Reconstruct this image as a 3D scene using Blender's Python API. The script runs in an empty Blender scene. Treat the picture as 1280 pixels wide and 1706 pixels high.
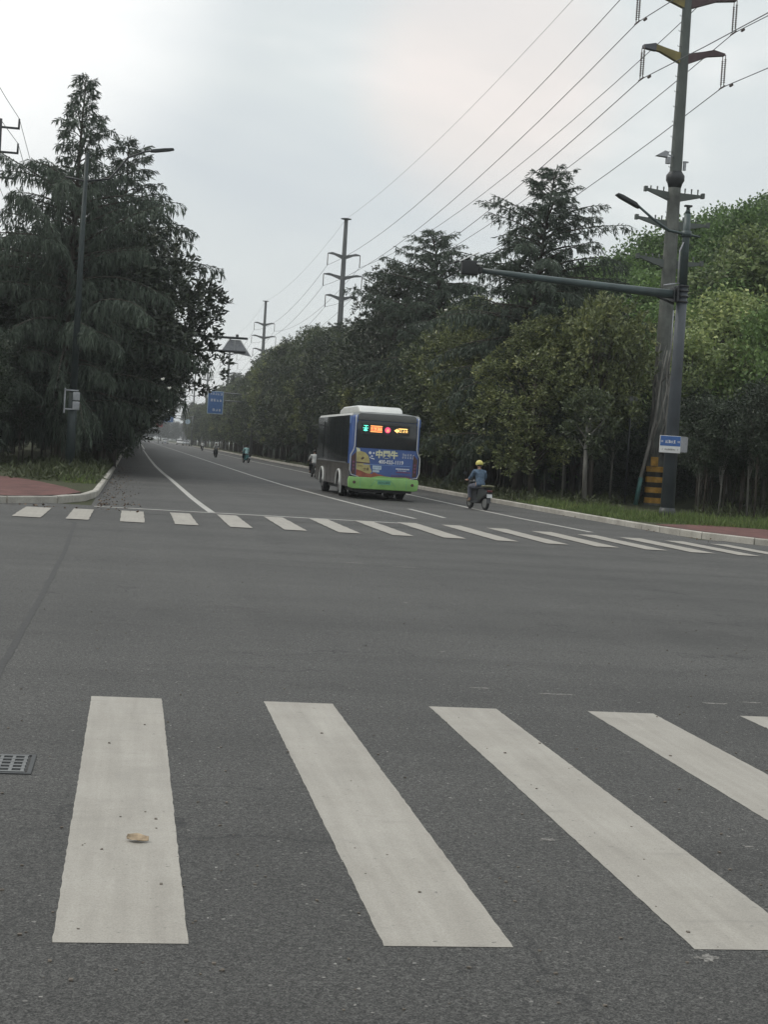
import bpy, bmesh, math, random
import numpy as np
from mathutils import Vector, Matrix

random.seed(7)
rng = np.random.default_rng(7)
S = bpy.context.scene
COL = S.collection
R = math.radians

# ------------------------------------------------------------------ camera
cam_d = bpy.data.cameras.new('camera')
cam = bpy.data.objects.new('camera', cam_d)
COL.objects.link(cam)
cam_d.sensor_fit = 'VERTICAL'
cam_d.sensor_height = 36.0
cam_d.lens = 2600 / 1706 * 36.0
cam_d.clip_start = 0.1
cam_d.clip_end = 6000
fw = Vector((0.16110369, 0.98619365, -0.03831051))
rt = Vector((0.98538149, -0.15854959, 0.06233249))
up = Vector((-0.05539779, 0.04779246, 0.99731989))
mw = Matrix((rt, up, -fw)).transposed().to_4x4()
mw.translation = Vector((0, 0, 1.6))
cam.matrix_world = mw
S.camera = cam

# ------------------------------------------------------------------ sky, sun, exposure
SUN_EL, SUN_AZ = R(50), R(-72)          # azimuth from +Y towards +X
w = bpy.data.worlds.new("World")
S.world = w
w.use_nodes = True
nt = w.node_tree
nt.nodes.clear()
out = nt.nodes.new('ShaderNodeOutputWorld')
bg = nt.nodes.new('ShaderNodeBackground')
sky = nt.nodes.new('ShaderNodeTexSky')
sky.sky_type = 'NISHITA'
sky.sun_disc = False
sky.sun_elevation = SUN_EL
sky.sun_rotation = SUN_AZ
sky.air_density = 1.5
sky.dust_density = 4
tc = nt.nodes.new('ShaderNodeTexCoord')
mp = nt.nodes.new('ShaderNodeMapping'); mp.inputs['Scale'].default_value = (1, 1, 2.2)
mp.inputs['Location'].default_value = (3.1, 0.4, 0.7)
nz = nt.nodes.new('ShaderNodeTexNoise'); nz.inputs['Scale'].default_value = 2.6
nz.inputs['Detail'].default_value = 5; nz.inputs['Roughness'].default_value = 0.5; nz.inputs['Distortion'].default_value = 0.3
cr = nt.nodes.new('ShaderNodeValToRGB')
e = cr.color_ramp.elements
e[0].position = 0.36; e[0].color = (0.590, 0.635, 0.665, 1)
e[1].position = 0.64; e[1].color = (0.90, 0.90, 0.885, 1)
m_ = cr.color_ramp.elements.new(0.50); m_.color = (0.67, 0.71, 0.715, 1)
# the thin pinkish patch where the sun warms the cloud, and a brighter bank to the left
def blob(dirv, width):
    dp = nt.nodes.new('ShaderNodeVectorMath'); dp.operation = 'DOT_PRODUCT'
    dv = Vector(dirv).normalized(); dp.inputs[1].default_value = dv
    nrm = nt.nodes.new('ShaderNodeVectorMath'); nrm.operation = 'NORMALIZE'
    nt.links.new(tc.outputs['Generated'], nrm.inputs[0]); nt.links.new(nrm.outputs[0], dp.inputs[0])
    mr = nt.nodes.new('ShaderNodeMapRange'); mr.interpolation_type = 'SMOOTHERSTEP'
    mr.inputs['From Min'].default_value = math.cos(width); mr.inputs['From Max'].default_value = 1
    nt.links.new(dp.outputs['Value'], mr.inputs['Value'])
    return mr.outputs[0]
def mul(a, b):
    n = nt.nodes.new('ShaderNodeMath'); n.operation = 'MULTIPLY'
    for i, x in enumerate((a, b)):
        if isinstance(x, (int, float)): n.inputs[i].default_value = x
        else: nt.links.new(x, n.inputs[i])
    return n.outputs[0]
def mixc(fac, a, b, bt='MIX'):
    n = nt.nodes.new('ShaderNodeMix'); n.data_type = 'RGBA'; n.blend_type = bt
    if isinstance(fac, (int, float)): n.inputs[0].default_value = fac
    else: nt.links.new(fac, n.inputs[0])
    for i, x in ((6, a), (7, b)):
        if isinstance(x, tuple): n.inputs[i].default_value = x
        else: nt.links.new(x, n.inputs[i])
    return n.outputs[2]
nt.links.new(tc.outputs['Generated'], mp.inputs['Vector'])
nt.links.new(mp.outputs[0], nz.inputs['Vector'])
nt.links.new(nz.outputs['Fac'], cr.inputs['Fac'])
c = mixc(mul(blob((0.215, 1, 0.245), R(6)), mul(nz.outputs['Fac'], 0.95)), cr.outputs['Color'], (0.90, 0.77, 0.71, 1))
c = mixc(mul(blob((-0.12, 1, 0.29), R(11)), mul(nz.outputs['Fac'], 1.9)), c, (1.0, 1.0, 0.99, 1))
sx = nt.nodes.new('ShaderNodeSeparateXYZ'); nt.links.new(tc.outputs['Generated'], sx.inputs[0])
zr = nt.nodes.new('ShaderNodeMapRange'); zr.inputs['From Min'].default_value = 0.3; zr.inputs['From Max'].default_value = 1
zr.inputs['To Min'].default_value = 1.0; zr.inputs['To Max'].default_value = 1.5
nt.links.new(sx.outputs['Z'], zr.inputs['Value'])
vm = nt.nodes.new('ShaderNodeVectorMath'); vm.operation = 'SCALE'
nt.links.new(c, vm.inputs[0]); nt.links.new(mul(zr.outputs[0], 11.9), vm.inputs['Scale'])
fin = mixc(0.92, sky.outputs[0], vm.outputs[0])
nt.links.new(fin, bg.inputs['Color'])
bg.inputs['Strength'].default_value = 0.1
nt.links.new(bg.outputs[0], out.inputs[0])

sl = bpy.data.lights.new('sun', 'SUN')
sl.energy = 1.3
sl.angle = R(14)
sl.color = (1.0, 0.95, 0.87)
so = bpy.data.objects.new('sun', sl)
COL.objects.link(so)
sd = Vector((math.sin(SUN_AZ) * math.cos(SUN_EL), math.cos(SUN_AZ) * math.cos(SUN_EL), math.sin(SUN_EL)))
so.rotation_euler = sd.to_track_quat('Z', 'Y').to_euler()
so.location = sd * 60

S.view_settings.view_transform = 'Standard'
S.view_settings.look = 'None'
S.view_settings.exposure = 0
S.view_settings.gamma = 1
S.view_settings.use_curve_mapping = False
S.cycles.max_bounces = 6
S.cycles.diffuse_bounces = 3
S.cycles.transparent_max_bounces = 4

# ------------------------------------------------------------------ materials
MATS = {}
class NT:
    """small helper round a material's node tree"""
    def __init__(s, name):
        s.m = bpy.data.materials.new(name); s.m.use_nodes = True
        s.t = s.m.node_tree; s.b = s.t.nodes['Principled BSDF']; MATS[name] = s.m
    def n(s, kind, **kw):
        nd = s.t.nodes.new('ShaderNode' + kind)
        for k, v in kw.items():
            if k in nd.inputs: s.put(v, nd.inputs[k])
            else: setattr(nd, k, v)
        return nd
    def put(s, v, sock):
        if hasattr(v, 'is_linked') or isinstance(v, bpy.types.NodeSocket): s.t.links.new(v, sock)
        else: sock.default_value = v
    def pos(s):
        return s.n('NewGeometry').outputs['Position']
    def obj(s):
        return s.n('TexCoord').outputs['Object']
    def noise(s, scale, detail=3, rough=.5, vec=None, dist=0):
        nd = s.n('TexNoise', Scale=scale, Detail=detail, Roughness=rough, Distortion=dist)
        if vec is not None: s.put(vec, nd.inputs['Vector'])
        return nd.outputs['Fac']
    def ramp(s, fac, *stops):
        nd = s.n('ValToRGB'); s.put(fac, nd.inputs['Fac'])
        el = nd.color_ramp.elements
        while len(el) < len(stops): el.new(.5)
        for q, (p, c_) in zip(el, stops):
            q.position = p
            q.color = (c_ if len(c_) == 4 else (*c_, 1)) if isinstance(c_, tuple) else (c_, c_, c_, 1)
        return nd.outputs['Color']
    def mix(s, fac, a, b, bt='MIX'):
        nd = s.n('Mix', data_type='RGBA', blend_type=bt)
        s.put(fac, nd.inputs[0])
        for i, x in ((6, a), (7, b)): s.put(x if not isinstance(x, tuple) or len(x) == 4 else (*x, 1), nd.inputs[i])
        return nd.outputs[2]
    def math(s, op, a, b=0.0):
        nd = s.n('Math', operation=op); s.put(a, nd.inputs[0]); s.put(b, nd.inputs[1]); return nd.outputs[0]
    def bump(s, h, strength=.3, dist=.01):
        nd = s.n('Bump', Strength=strength, Distance=dist); s.put(h, nd.inputs['Height'])
        s.t.links.new(nd.outputs[0], s.b.inputs['Normal'])
    def base(s, c_, rough=.6, spec=.5, metal=0.0):
        s.put(c_ if not isinstance(c_, tuple) or len(c_) == 4 else (*c_, 1), s.b.inputs['Base Color'])
        s.put(rough, s.b.inputs['Roughness']); s.put(spec, s.b.inputs['Specular IOR Level']); s.put(metal, s.b.inputs['Metallic'])
        return s.m

def plain(name, col, rough=.5, spec=.5, metal=0.0, var=.12, scale=6.0):
    """paint or plastic with slight dirt and fade variation"""
    a = NT(name)
    f = a.noise(scale, 4, .6, a.obj())
    d = tuple(x * (1 - var * 2) for x in col); l = tuple(min(1, x * (1 + var)) for x in col)
    return a.base(a.ramp(f, (.3, d), (.7, l)), rough, spec, metal)

def emit(name, col, st):
    a = NT(name); a.base(col, .5)
    a.put((*col, 1), a.b.inputs['Emission Color']); a.put(st, a.b.inputs['Emission Strength']); return a.m

# asphalt
a = NT('asphalt'); P = a.pos()
big = a.noise(.09, 3, .5, P); mid = a.noise(1.1, 4, .6, P)
mpn = a.n('Mapping'); a.put(P, mpn.inputs['Vector']); mpn.inputs['Scale'].default_value = (1.1, .05, 1)
lane = a.noise(1.0, 2, .5, mpn.outputs[0])
fine = a.noise(150, 2, .7, P); grit = a.noise(48, 3, .75, P)
vo = a.n('TexVoronoi', Scale=95.0); a.put(P, vo.inputs['Vector'])
bc = a.ramp(big, (.35, (.044, .0425, .039)), (.65, (.066, .064, .059)))
bc = a.mix(.5, bc, a.ramp(mid, (.3, (.041, .0395, .0365)), (.72, (.069, .067, .0625))))
mpx = a.n('Mapping'); a.put(P, mpx.inputs['Vector']); mpx.inputs['Scale'].default_value = (.07, .55, 1); mpx.inputs['Rotation'].default_value = (0, 0, .12)
cross = a.noise(1.0, 4, .6, mpx.outputs[0], .4)
bc = a.mix(.4, bc, a.ramp(lane, (.35, (.042, .0415, .040)), (.65, (.080, .078, .074))))
bc = a.mix(.4, bc, a.ramp(cross, (.38, (.034, .034, .033)), (.64, (.082, .081, .077))))
patch = a.noise(.55, 5, .7, P, .6)
bc = a.mix(a.ramp(patch, (.58, 0.0), (.66, .5)), bc, (.032, .031, .029))
vc = a.n('TexVoronoi', feature='DISTANCE_TO_EDGE', Scale=.42); wob = a.n('VectorMath', operation='ADD'); a.put(P, wob.inputs[0])
wn = a.n('TexNoise', Scale=2.2, Detail=5.0); a.put(P, wn.inputs['Vector']); a.put(wn.outputs['Color'], wob.inputs[1]); a.put(wob.outputs[0], vc.inputs['Vector'])
crk = a.math('MULTIPLY', a.ramp(vc.outputs['Distance'], (.002, 1.0), (.0065, 0.0)), a.ramp(a.noise(.23, 3, .5, P), (.46, 0.0), (.56, .9)))
bc = a.mix(crk, bc, (.018, .018, .018))
bc = a.mix(1, bc, a.ramp(fine, (.39, .22), (.61, 1.75)), 'MULTIPLY')
bc = a.mix(1, bc, a.ramp(grit, (.34, .52), (.66, 1.42)), 'MULTIPLY')
stone = a.ramp(vo.outputs['Color'], (.93, 0.0), (.97, 1.0))
bc = a.mix(a.math('MULTIPLY', stone, .85), bc, (.30, .29, .27))
a.base(bc, .72, .42)
a.bump(a.math('ADD', fine, a.math('MULTIPLY', grit, .9)), .9, .008)

# road paint
a = NT('road_paint'); P = a.pos()
mpn = a.n('Mapping'); a.put(P, mpn.inputs['Vector']); mpn.inputs['Scale'].default_value = (14, .7, 1)
st = a.noise(1.0, 4, .6, mpn.outputs[0]); mid = a.noise(2.2, 5, .65, P); fine = a.noise(160, 2, .7, P); chip = a.noise(17, 5, .75, P)
bc = a.ramp(mid, (.3, (.27, .25, .218)), (.7, (.345, .325, .29)))
bc = a.mix(.4, bc, a.ramp(st, (.3, (.225, .208, .182)), (.7, (.375, .355, .315))))
bc = a.mix(1, bc, a.ramp(fine, (.3, .80), (.7, 1.12)), 'MULTIPLY')
bc = a.mix(a.ramp(chip, (.31, .9), (.37, 0.0)), bc, (.12, .112, .10))
sm = a.noise(1.1, 6, .75, P, 1.0)
bc = a.mix(a.ramp(sm, (.52, 0.0), (.74, .45)), bc, (.20, .19, .17))
mpt = a.n('Mapping'); a.put(P, mpt.inputs['Vector']); mpt.inputs['Scale'].default_value = (1.2, 5.5, 1); mpt.inputs['Rotation'].default_value = (0, 0, .25)
bc = a.mix(a.ramp(a.noise(1.0, 5, .7, mpt.outputs[0]), (.60, 0.0), (.72, .4)), bc, (.17, .16, .145))
a.base(bc, .6, .4); a.bump(fine, .3, .003)

# thin worn line paint
a = NT('worn_paint'); P = a.pos()
mid = a.noise(3.0, 5, .7, P)
a.base(a.ramp(mid, (.28, (.20, .195, .185)), (.5, (.36, .35, .325)), (.75, (.44, .43, .40))), .65, .4)

a = NT('tar'); P = a.pos(); a.base(a.ramp(a.noise(25, 3, .6, P), (.3, (.016, .016, .016)), (.7, (.045, .044, .043))), .7, .4)
a = NT('chalk'); P = a.pos(); a.base(a.ramp(a.noise(60, 3, .7, P), (.4, (.09, .087, .08)), (.62, (.24, .23, .215))), .8, .3)

# concrete kerb
a = NT('kerb_concrete'); P = a.pos()
n1 = a.noise(1.4, 5, .65, P); n2 = a.noise(40, 3, .6, P)
bc = a.ramp(n1, (.3, (.27, .255, .225)), (.7, (.46, .44, .395)))
a.base(a.mix(1, bc, a.ramp(n2, (.3, .8), (.7, 1.1)), 'MULTIPLY'), .85, .3); a.bump(n2, .3, .006)

# red pavers
a = NT('red_pavers'); P = a.pos()
br = a.n('TexBrick', Scale=1.0); a.put(P, br.inputs['Vector'])
br.inputs['Color1'].default_value = (.105, .043, .038, 1); br.inputs['Color2'].default_value = (.15, .062, .053, 1)
br.inputs['Mortar'].default_value = (.06, .045, .04, 1); br.inputs['Brick Width'].default_value = .2
br.inputs['Row Height'].default_value = .1; br.inputs['Mortar Size'].default_value = .006
bc = a.mix(1, br.outputs['Color'], a.ramp(a.noise(1.6, 5, .75, P), (.3, .5), (.7, 1.3)), 'MULTIPLY')
a.base(bc, .85, .3)

# soil under trees
a = NT('soil'); P = a.pos()
n1 = a.noise(1.2, 6, .7, P); n2 = a.noise(14, 4, .7, P)
bc = a.mix(n2, a.ramp(n1, (.35, (.045, .038, .027)), (.6, (.06, .062, .032))), (.035, .045, .02))
a.base(bc, .95, .2); a.bump(n2, .6, .05)
a = NT('hill_soil'); P = a.pos()
a.base(a.ramp(a.noise(.6, 6, .7, P), (.35, (.018, .02, .012)), (.65, (.035, .04, .02))), .95, .2)

def leafmat(name, dark, light, rough=.5, spec=.4, sc=.55, trans=.25, third=None):
    a = NT(name)
    isl = a.n('NewGeometry').outputs['Random Per Island']
    clump = a.noise(sc, 3, .55, a.obj())
    rnd = a.n('ObjectInfo').outputs['Random']
    f = a.math('ADD', a.math('MULTIPLY', isl, .5), a.math('MULTIPLY', clump, .7))
    f = a.math('ADD', f, a.math('MULTIPLY', a.math('SUBTRACT', rnd, .5), .22))
    stops = [(.28, dark), (.80, light)]
    if third: stops.append((.97, third))
    bc = a.ramp(f, *stops)
    a.base(bc, rough, spec)
    tr = a.n('BsdfTranslucent'); a.put(bc, tr.inputs['Color'])
    mx = a.n('MixShader'); mx.inputs[0].default_value = trans
    a.t.links.new(a.b.outputs[0], mx.inputs[1]); a.t.links.new(tr.outputs[0], mx.inputs[2])
    a.t.links.new(mx.outputs[0], a.t.nodes['Material Output'].inputs[0])
    return a.m
leafmat('magnolia_leaf', (.026, .038, .022), (.12, .15, .068), .36, .55, .5, .15, (.27, .30, .13))
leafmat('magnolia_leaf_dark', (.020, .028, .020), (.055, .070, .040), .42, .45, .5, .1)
leafmat('yellow_leaf', (.04, .055, .026), (.19, .22, .085), .4, .5, .5, .2, (.42, .42, .17))
leafmat('cedar_needle', (.026, .038, .029), (.085, .112, .080), .6, .3, .35, .15)
leafmat('hill_leaf', (.048, .085, .032), (.15, .24, .075), .55, .3, .10, .3, (.22, .32, .10))
leafmat('bright_leaf', (.07, .10, .045), (.27, .34, .125), .5, .4, .3, .3, (.46, .50, .20))
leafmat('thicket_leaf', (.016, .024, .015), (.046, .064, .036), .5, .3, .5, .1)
leafmat('grass_blade', (.05, .06, .022), (.13, .19, .055), .6, .3, 1.6, .25, (.24, .24, .11))
leafmat('weed_leaf', (.03, .035, .016), (.07, .085, .038), .6, .3, 1.0, .2)
a = NT('dry_leaf'); isl = a.n('NewGeometry').outputs['Random Per Island']
a.base(a.ramp(isl, (.1, (.055, .038, .03)), (.6, (.10, .068, .048)), (.97, (.20, .15, .11))), .8, .2)
a = NT('blossom'); a.base((.75, .73, .66), .6)

a = NT('bark'); P = a.obj()
mpn = a.n('Mapping'); a.put(P, mpn.inputs['Vector']); mpn.inputs['Scale'].default_value = (9, 9, 1.5)
f = a.noise(1.0, 5, .65, mpn.outputs[0])
a.base(a.ramp(f, (.3, (.035, .030, .025)), (.7, (.115, .10, .085))), .9, .2); a.bump(f, .6, .03)
a = NT('pale_bark'); P = a.obj()
mpn = a.n('Mapping'); a.put(P, mpn.inputs['Vector']); mpn.inputs['Scale'].default_value = (6, 6, 1.2)
f = a.noise(1.0, 5, .65, mpn.outputs[0])
a.base(a.ramp(f, (.3, (.11, .105, .095)), (.7, (.27, .26, .235))), .9, .2); a.bump(f, .5, .02)

plain('pole_green', (.045, .068, .068), .45, .5, 0, .2, 1.5)
plain('pole_blue_grey', (.052, .062, .072), .5, .5, 0, .15, 1.5)
plain('pole_dark', (.024, .036, .036), .6, .4)
plain('dark_metal', (.035, .038, .04), .5, .5, .3)
plain('galvanized', (.16, .165, .165), .5, .5, .35, .14, 1.2)
plain('tower_grey', (.095, .108, .100), .6, .4, .2, .15, .8)
plain('weathered_mast', (.125, .132, .12), .75, .3, 0, .25, 1.4)
plain('far_tower', (.12, .125, .125), .6, .4, .2, .1, .8)
plain('dull_yellow', (.20, .165, .06), .65, .4, 0, .2, 2)
plain('dull_maroon', (.085, .052, .056), .65, .4, 0, .2, 2)
plain('dull_slate', (.09, .095, .11), .65)
plain('warning_yellow', (.50, .28, .06), .7, .3, 0, .25, 3)
plain('warning_black', (.035, .034, .03), .75, .3)
plain('insulator', (.10, .075, .065), .5)
plain('wire', (.10, .105, .11), .6, .4)
plain('black', (.016, .017, .018), .5)
plain('white_paint', (.72, .73, .72), .4, .5, 0, .06, 3)
plain('soft_white', (.55, .56, .56), .5, .5, 0, .08)
plain('sign_blue', (.035, .115, .34), .45, .5, 0, .08)
plain('sign_blue_far', (.06, .15, .36), .5, .5, 0, .08)
plain('sign_back', (.34, .35, .37), .6, .5, .2)
plain('sign_red', (.35, .06, .06), .5)
plain('teal_pipe', (.05, .14, .13), .6)
plain('rust_bar', (.13, .11, .09), .8)
plain('bus_green', (.22, .42, .13), .35, .5, 0, .10, 3)
plain('bus_blue', (.05, .10, .28), .35, .5, 0, .1, 2)
plain('bus_sky', (.16, .26, .50), .35)
plain('bus_white', (.54, .55, .53), .35, .5, 0, .05, 2)
plain('bus_grey', (.10, .105, .10), .4, .5, 0, .1, 2)
a = NT('bus_side'); P = a.obj()
f = a.noise(1.6, 5, .7, P, 1.2)
a.base(a.ramp(f, (.3, (.055, .052, .050)), (.5, (.17, .16, .145)), (.66, (.11, .10, .12)), (.8, (.24, .24, .21))), .22, .6, .35)
plain('bus_glass', (.022, .025, .027), .12, .6, 0, .1)
plain('ad_yellow', (.42, .36, .15), .4, .5, 0, .14, 5)
plain('ad_cream', (.62, .62, .42), .4, .5, 0, .06)
plain('ad_red', (.30, .085, .05), .4, .5, 0, .2, 7)
plain('ad_white', (.68, .70, .72), .45)
plain('ad_brown', (.07, .035, .03), .3)
plain('ad_pale', (.42, .52, .60), .4)
plain('ad_plum', (.16, .05, .12), .4)
plain('lamp_red', (.09, .012, .012), .2)
plain('plate_green', (.12, .34, .22), .4)
plain('tyre', (.018, .018, .019), .85, .3)
plain('rim', (.22, .22, .22), .4, .5, .5)
emit('led_green', (.15, .95, .70), 1.3)
emit('led_orange', (1.0, .42, .12), 1.5)
emit('led_yellow', (1.0, .62, .20), 1.5)
emit('led_red', (.85, .10, .06), 1.0)
emit('led_pink', (.80, .08, .20), .8)
plain('skin_tone', (.34, .20, .14), .6)
plain('hair', (.015, .013, .012), .6)
plain('shirt_blue', (.10, .145, .205), .9, .2, 0, .3, 9)
plain('shirt_white', (.58, .58, .57), .85, .2)
plain('shirt_mint', (.35, .55, .55), .85, .2)
plain('shirt_grey', (.32, .32, .31), .85, .2)
plain('trousers_grey', (.10, .105, .13), .85, .2)
plain('trousers_dark', (.025, .026, .03), .85, .2)
plain('helmet_yellow', (.60, .54, .14), .35)
plain('helmet_white', (.5, .5, .5), .35)
plain('scooter_dark', (.03, .032, .034), .35)
plain('scooter_olive', (.11, .11, .055), .4)
plain('scooter_teal', (.04, .16, .17), .4)
plain('scooter_white', (.45, .45, .44), .4)
plain('shoe', (.12, .09, .06), .7)
plain('car_white', (.62, .62, .61), .3)
plain('car_silver', (.36, .37, .38), .3, .5, .4)
M = MATS

# ------------------------------------------------------------------ mesh helpers
def tag(o, label=None, cat=None, group=None, kind=None):
    if label: o['label'] = label
    if cat: o['category'] = cat
    if group: o['group'] = group
    if kind: o['kind'] = kind
    return o

def thing(name, label, cat, loc=(0, 0, 0), rz=0, group=None):
    o = bpy.data.objects.new(name, None)
    o.empty_display_size = .3
    COL.objects.link(o); o.location = loc; o.rotation_euler = (0, 0, rz)
    return tag(o, label, cat, group)

class MB:
    """collects shapes, then links them as ONE mesh object"""
    def __init__(s): s.v = []; s.f = []; s.sm = []
    def add(s, vs, fs, smooth=False):
        b = len(s.v); s.v += [tuple(p) for p in vs]
        for f in fs: s.f.append([b + i for i in f]); s.sm.append(smooth)
        return s
    def box(s, c, d, rz=0, rx=0, ry=0):
        m = Matrix.Rotation(rz, 3, 'Z') @ Matrix.Rotation(rx, 3, 'X') @ Matrix.Rotation(ry, 3, 'Y')
        vs = []
        for z in (-1, 1):
            for x, y in ((-1, -1), (1, -1), (1, 1), (-1, 1)):
                vs.append(Vector(c) + m @ Vector((x * d[0] / 2, y * d[1] / 2, z * d[2] / 2)))
        return s.add(vs, [(3, 2, 1, 0), (4, 5, 6, 7), (0, 1, 5, 4), (1, 2, 6, 5), (2, 3, 7, 6), (3, 0, 4, 7)])
    def tube(s, pts, rad, n=8, smooth=True, cap=True, up=None):
        pts = [Vector(p) for p in pts]
        if not isinstance(rad, (list, tuple)): rad = [rad] * len(pts)
        vs, fs = [], []
        side = None
        for i, p in enumerate(pts):
            t = (pts[min(i + 1, len(pts) - 1)] - pts[max(i - 1, 0)]).normalized()
            if side is None: side = t.cross(Vector((0, 0, 1)) if abs(t.z) < .9 else Vector((0, 1, 0))).normalized()
            side = (side - t * side.dot(t)).normalized(); o2 = t.cross(side)
            for k in range(n):
                an = 2 * math.pi * (k + .5) / n
                vs.append(p + (side * math.cos(an) + o2 * math.sin(an)) * rad[i])
        for i in range(len(pts) - 1):
            for k in range(n):
                k2 = (k + 1) % n
                fs.append((i * n + k, i * n + k2, (i + 1) * n + k2, (i + 1) * n + k))
        s.add(vs, fs, smooth)
        if cap:
            b = len(s.v) - len(vs)
            s.f.append([b + k for k in range(n)][::-1]); s.sm.append(False)
            s.f.append([b + (len(pts) - 1) * n + k for k in range(n)]); s.sm.append(False)
        return s
    def prism(s, poly, axis, a0, a1):
        """extrude a 2-D outline; axis 'Y': outline in (x,z); 'X': in (y,z); 'Z': in (x,y)"""
        def P3(p, q):
            return {'Y': (p[0], q, p[1]), 'X': (q, p[0], p[1]), 'Z': (p[0], p[1], q)}[axis]
        n = len(poly)
        vs = [P3(p, a0) for p in poly] + [P3(p, a1) for p in poly]
        fs = [tuple(range(n)), tuple(range(2 * n - 1, n - 1, -1))]
        fs += [(i, i + n, (i + 1) % n + n, (i + 1) % n) for i in range(n)]
        return s.add(vs, fs)
    def sphere(s, c, r, seg=14, ring=9, zmin=-1.01):
        r = r if isinstance(r, (list, tuple)) else (r, r, r)
        vs, fs = [], []
        for i in range(ring + 1):
            ph = math.pi * i / ring
            z = max(math.cos(ph), zmin)
            for k in range(seg):
                th = 2 * math.pi * k / seg
                vs.append((c[0] + r[0] * math.sin(ph) * math.cos(th), c[1] + r[1] * math.sin(ph) * math.sin(th), c[2] + r[2] * z))
        for i in range(ring):
            for k in range(seg):
                k2 = (k + 1) % seg
                fs.append((i * seg + k, (i + 1) * seg + k, (i + 1) * seg + k2, i * seg + k2))
        return s.add(vs, fs, True)
    def build(s, name, mat, parent=None, bevel=0, label=None):
        me = bpy.data.meshes.new(name)
        me.from_pydata(s.v, [], s.f)
        me.polygons.foreach_set('use_smooth', s.sm)
        me.materials.append(mat)
        if bevel:
            bm = bmesh.new(); bm.from_mesh(me)
            bmesh.ops.remove_doubles(bm, verts=bm.verts, dist=1e-5)
            bmesh.ops.recalc_face_normals(bm, faces=bm.faces)
            bmesh.ops.bevel(bm, geom=bm.edges[:], offset=bevel, segments=3, affect='EDGES', clamp_overlap=True, profile=.5)
            for f in bm.faces: f.smooth = True
            bm.to_mesh(me); bm.free()
        else:
            bm = bmesh.new(); bm.from_mesh(me)
            bmesh.ops.recalc_face_normals(bm, faces=bm.faces)
            bm.to_mesh(me); bm.free()
        me.update()
        o = bpy.data.objects.new(name, me); COL.objects.link(o)
        if parent: o.parent = parent
        if label: o['label'] = label
        return o

def np_mesh(name, V, F4):
    me = bpy.data.meshes.new(name)
    V = np.ascontiguousarray(V, dtype=np.float32); F4 = np.ascontiguousarray(F4, dtype=np.int32)
    k = F4.shape[1]
    me.vertices.add(len(V)); me.vertices.foreach_set('co', V.ravel())
    me.loops.add(F4.size); me.loops.foreach_set('vertex_index', F4.ravel())
    me.polygons.add(len(F4))
    me.polygons.foreach_set('loop_start', np.arange(0, F4.size, k, dtype=np.int32))
    me.update(calc_edges=True)
    return me

def link(name, me, mat, parent=None):
    if not me.materials: me.materials.append(mat)
    o = bpy.data.objects.new(name, me); COL.objects.link(o)
    if parent: o.parent = parent
    return o

def unit(a):
    return a / np.maximum(np.linalg.norm(a, axis=-1, keepdims=True), 1e-9)

def leaves(P, D, L, W, fold=.25):
    """one diamond-shaped leaf per row: base P, direction D, length L, width W"""
    n = len(P)
    D = unit(D); r = unit(rng.normal(size=(n, 3)))
    Sd = unit(np.cross(D, r)); Nn = np.cross(D, Sd)
    L = np.broadcast_to(L, n)[:, None]; W = np.broadcast_to(W, n)[:, None]
    V = np.empty((n, 4, 3))
    V[:, 0] = P
    V[:, 1] = P + D * L * .5 + Sd * W * .5 + Nn * W * fold
    V[:, 2] = P + D * L
    V[:, 3] = P + D * L * .5 - Sd * W * .5 + Nn * W * fold
    return V.reshape(-1, 3)

def quadmesh(name, V):
    return np_mesh(name, V, np.arange(len(V)).reshape(-1, 4))

def text_mesh(body, size, name, mat, parent, loc, rot, thick=.004, bold=0.0, align='CENTER', width=None):
    cu = bpy.data.curves.new(name, 'FONT'); cu.body = body; cu.size = size
    cu.align_x = align; cu.align_y = 'CENTER'; cu.extrude = thick; cu.offset = bold; cu.resolution_u = 3
    tmp = bpy.data.objects.new(name, cu); COL.objects.link(tmp)
    dg = bpy.context.evaluated_depsgraph_get()
    me = bpy.data.meshes.new_from_object(tmp.evaluated_get(dg))
    COL.objects.unlink(tmp); bpy.data.objects.remove(tmp)
    me.materials.clear(); me.materials.append(mat)
    o = bpy.data.objects.new(name, me); COL.objects.link(o); o.parent = parent
    o.location = loc; o.rotation_euler = rot
    if width and len(me.vertices):
        xs = [v.co.x for v in me.vertices]; wd = max(xs) - min(xs)
        if wd > 0: o.scale = (width / wd, 1, 1)
    return o

# ================================================================== SETTING
def sheet(name, poly, z, mat, parent=None):
    mb = MB(); mb.add([(x, y, z) for x, y in poly], [tuple(range(len(poly)))])
    o = mb.build(name, mat, parent)
    if not parent: o['kind'] = 'structure'
    return o

# ground: verge level with a hill on the right
def hill_h(x, y):
    if x < 23: return 0.0
    b = 17 * (1 - math.exp(-(x - 23) / 14))
    fy = max(0.0, min(1.0, (y - 48) / 30)); fy = fy * fy * (3 - 2 * fy)
    far = max(0.0, min(1.0, (420 - y) / 200)); far = far * far * (3 - 2 * far)
    return b * fy * far + .8 * math.sin(x * .21) * math.sin(y * .13) * min(1, (x - 23) / 12) * fy

def grid_sheet(name, xs, ys, hf, mat):
    V = [(x, y, hf(x, y)) for y in ys for x in xs]; nx = len(xs)
    F = [(j * nx + i, j * nx + i + 1, (j + 1) * nx + i + 1, (j + 1) * nx + i) for j in range(len(ys) - 1) for i in range(nx - 1)]
    mb = MB(); mb.add(V, F, True); o = mb.build(name, mat); o['kind'] = 'structure'; return o

grid_sheet('ground', [-2500, -300, -60, 0, 60, 300, 2500], [-300, -40, 30, 200, 900, 4000], lambda x, y: -.02, M['soil'])
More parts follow.
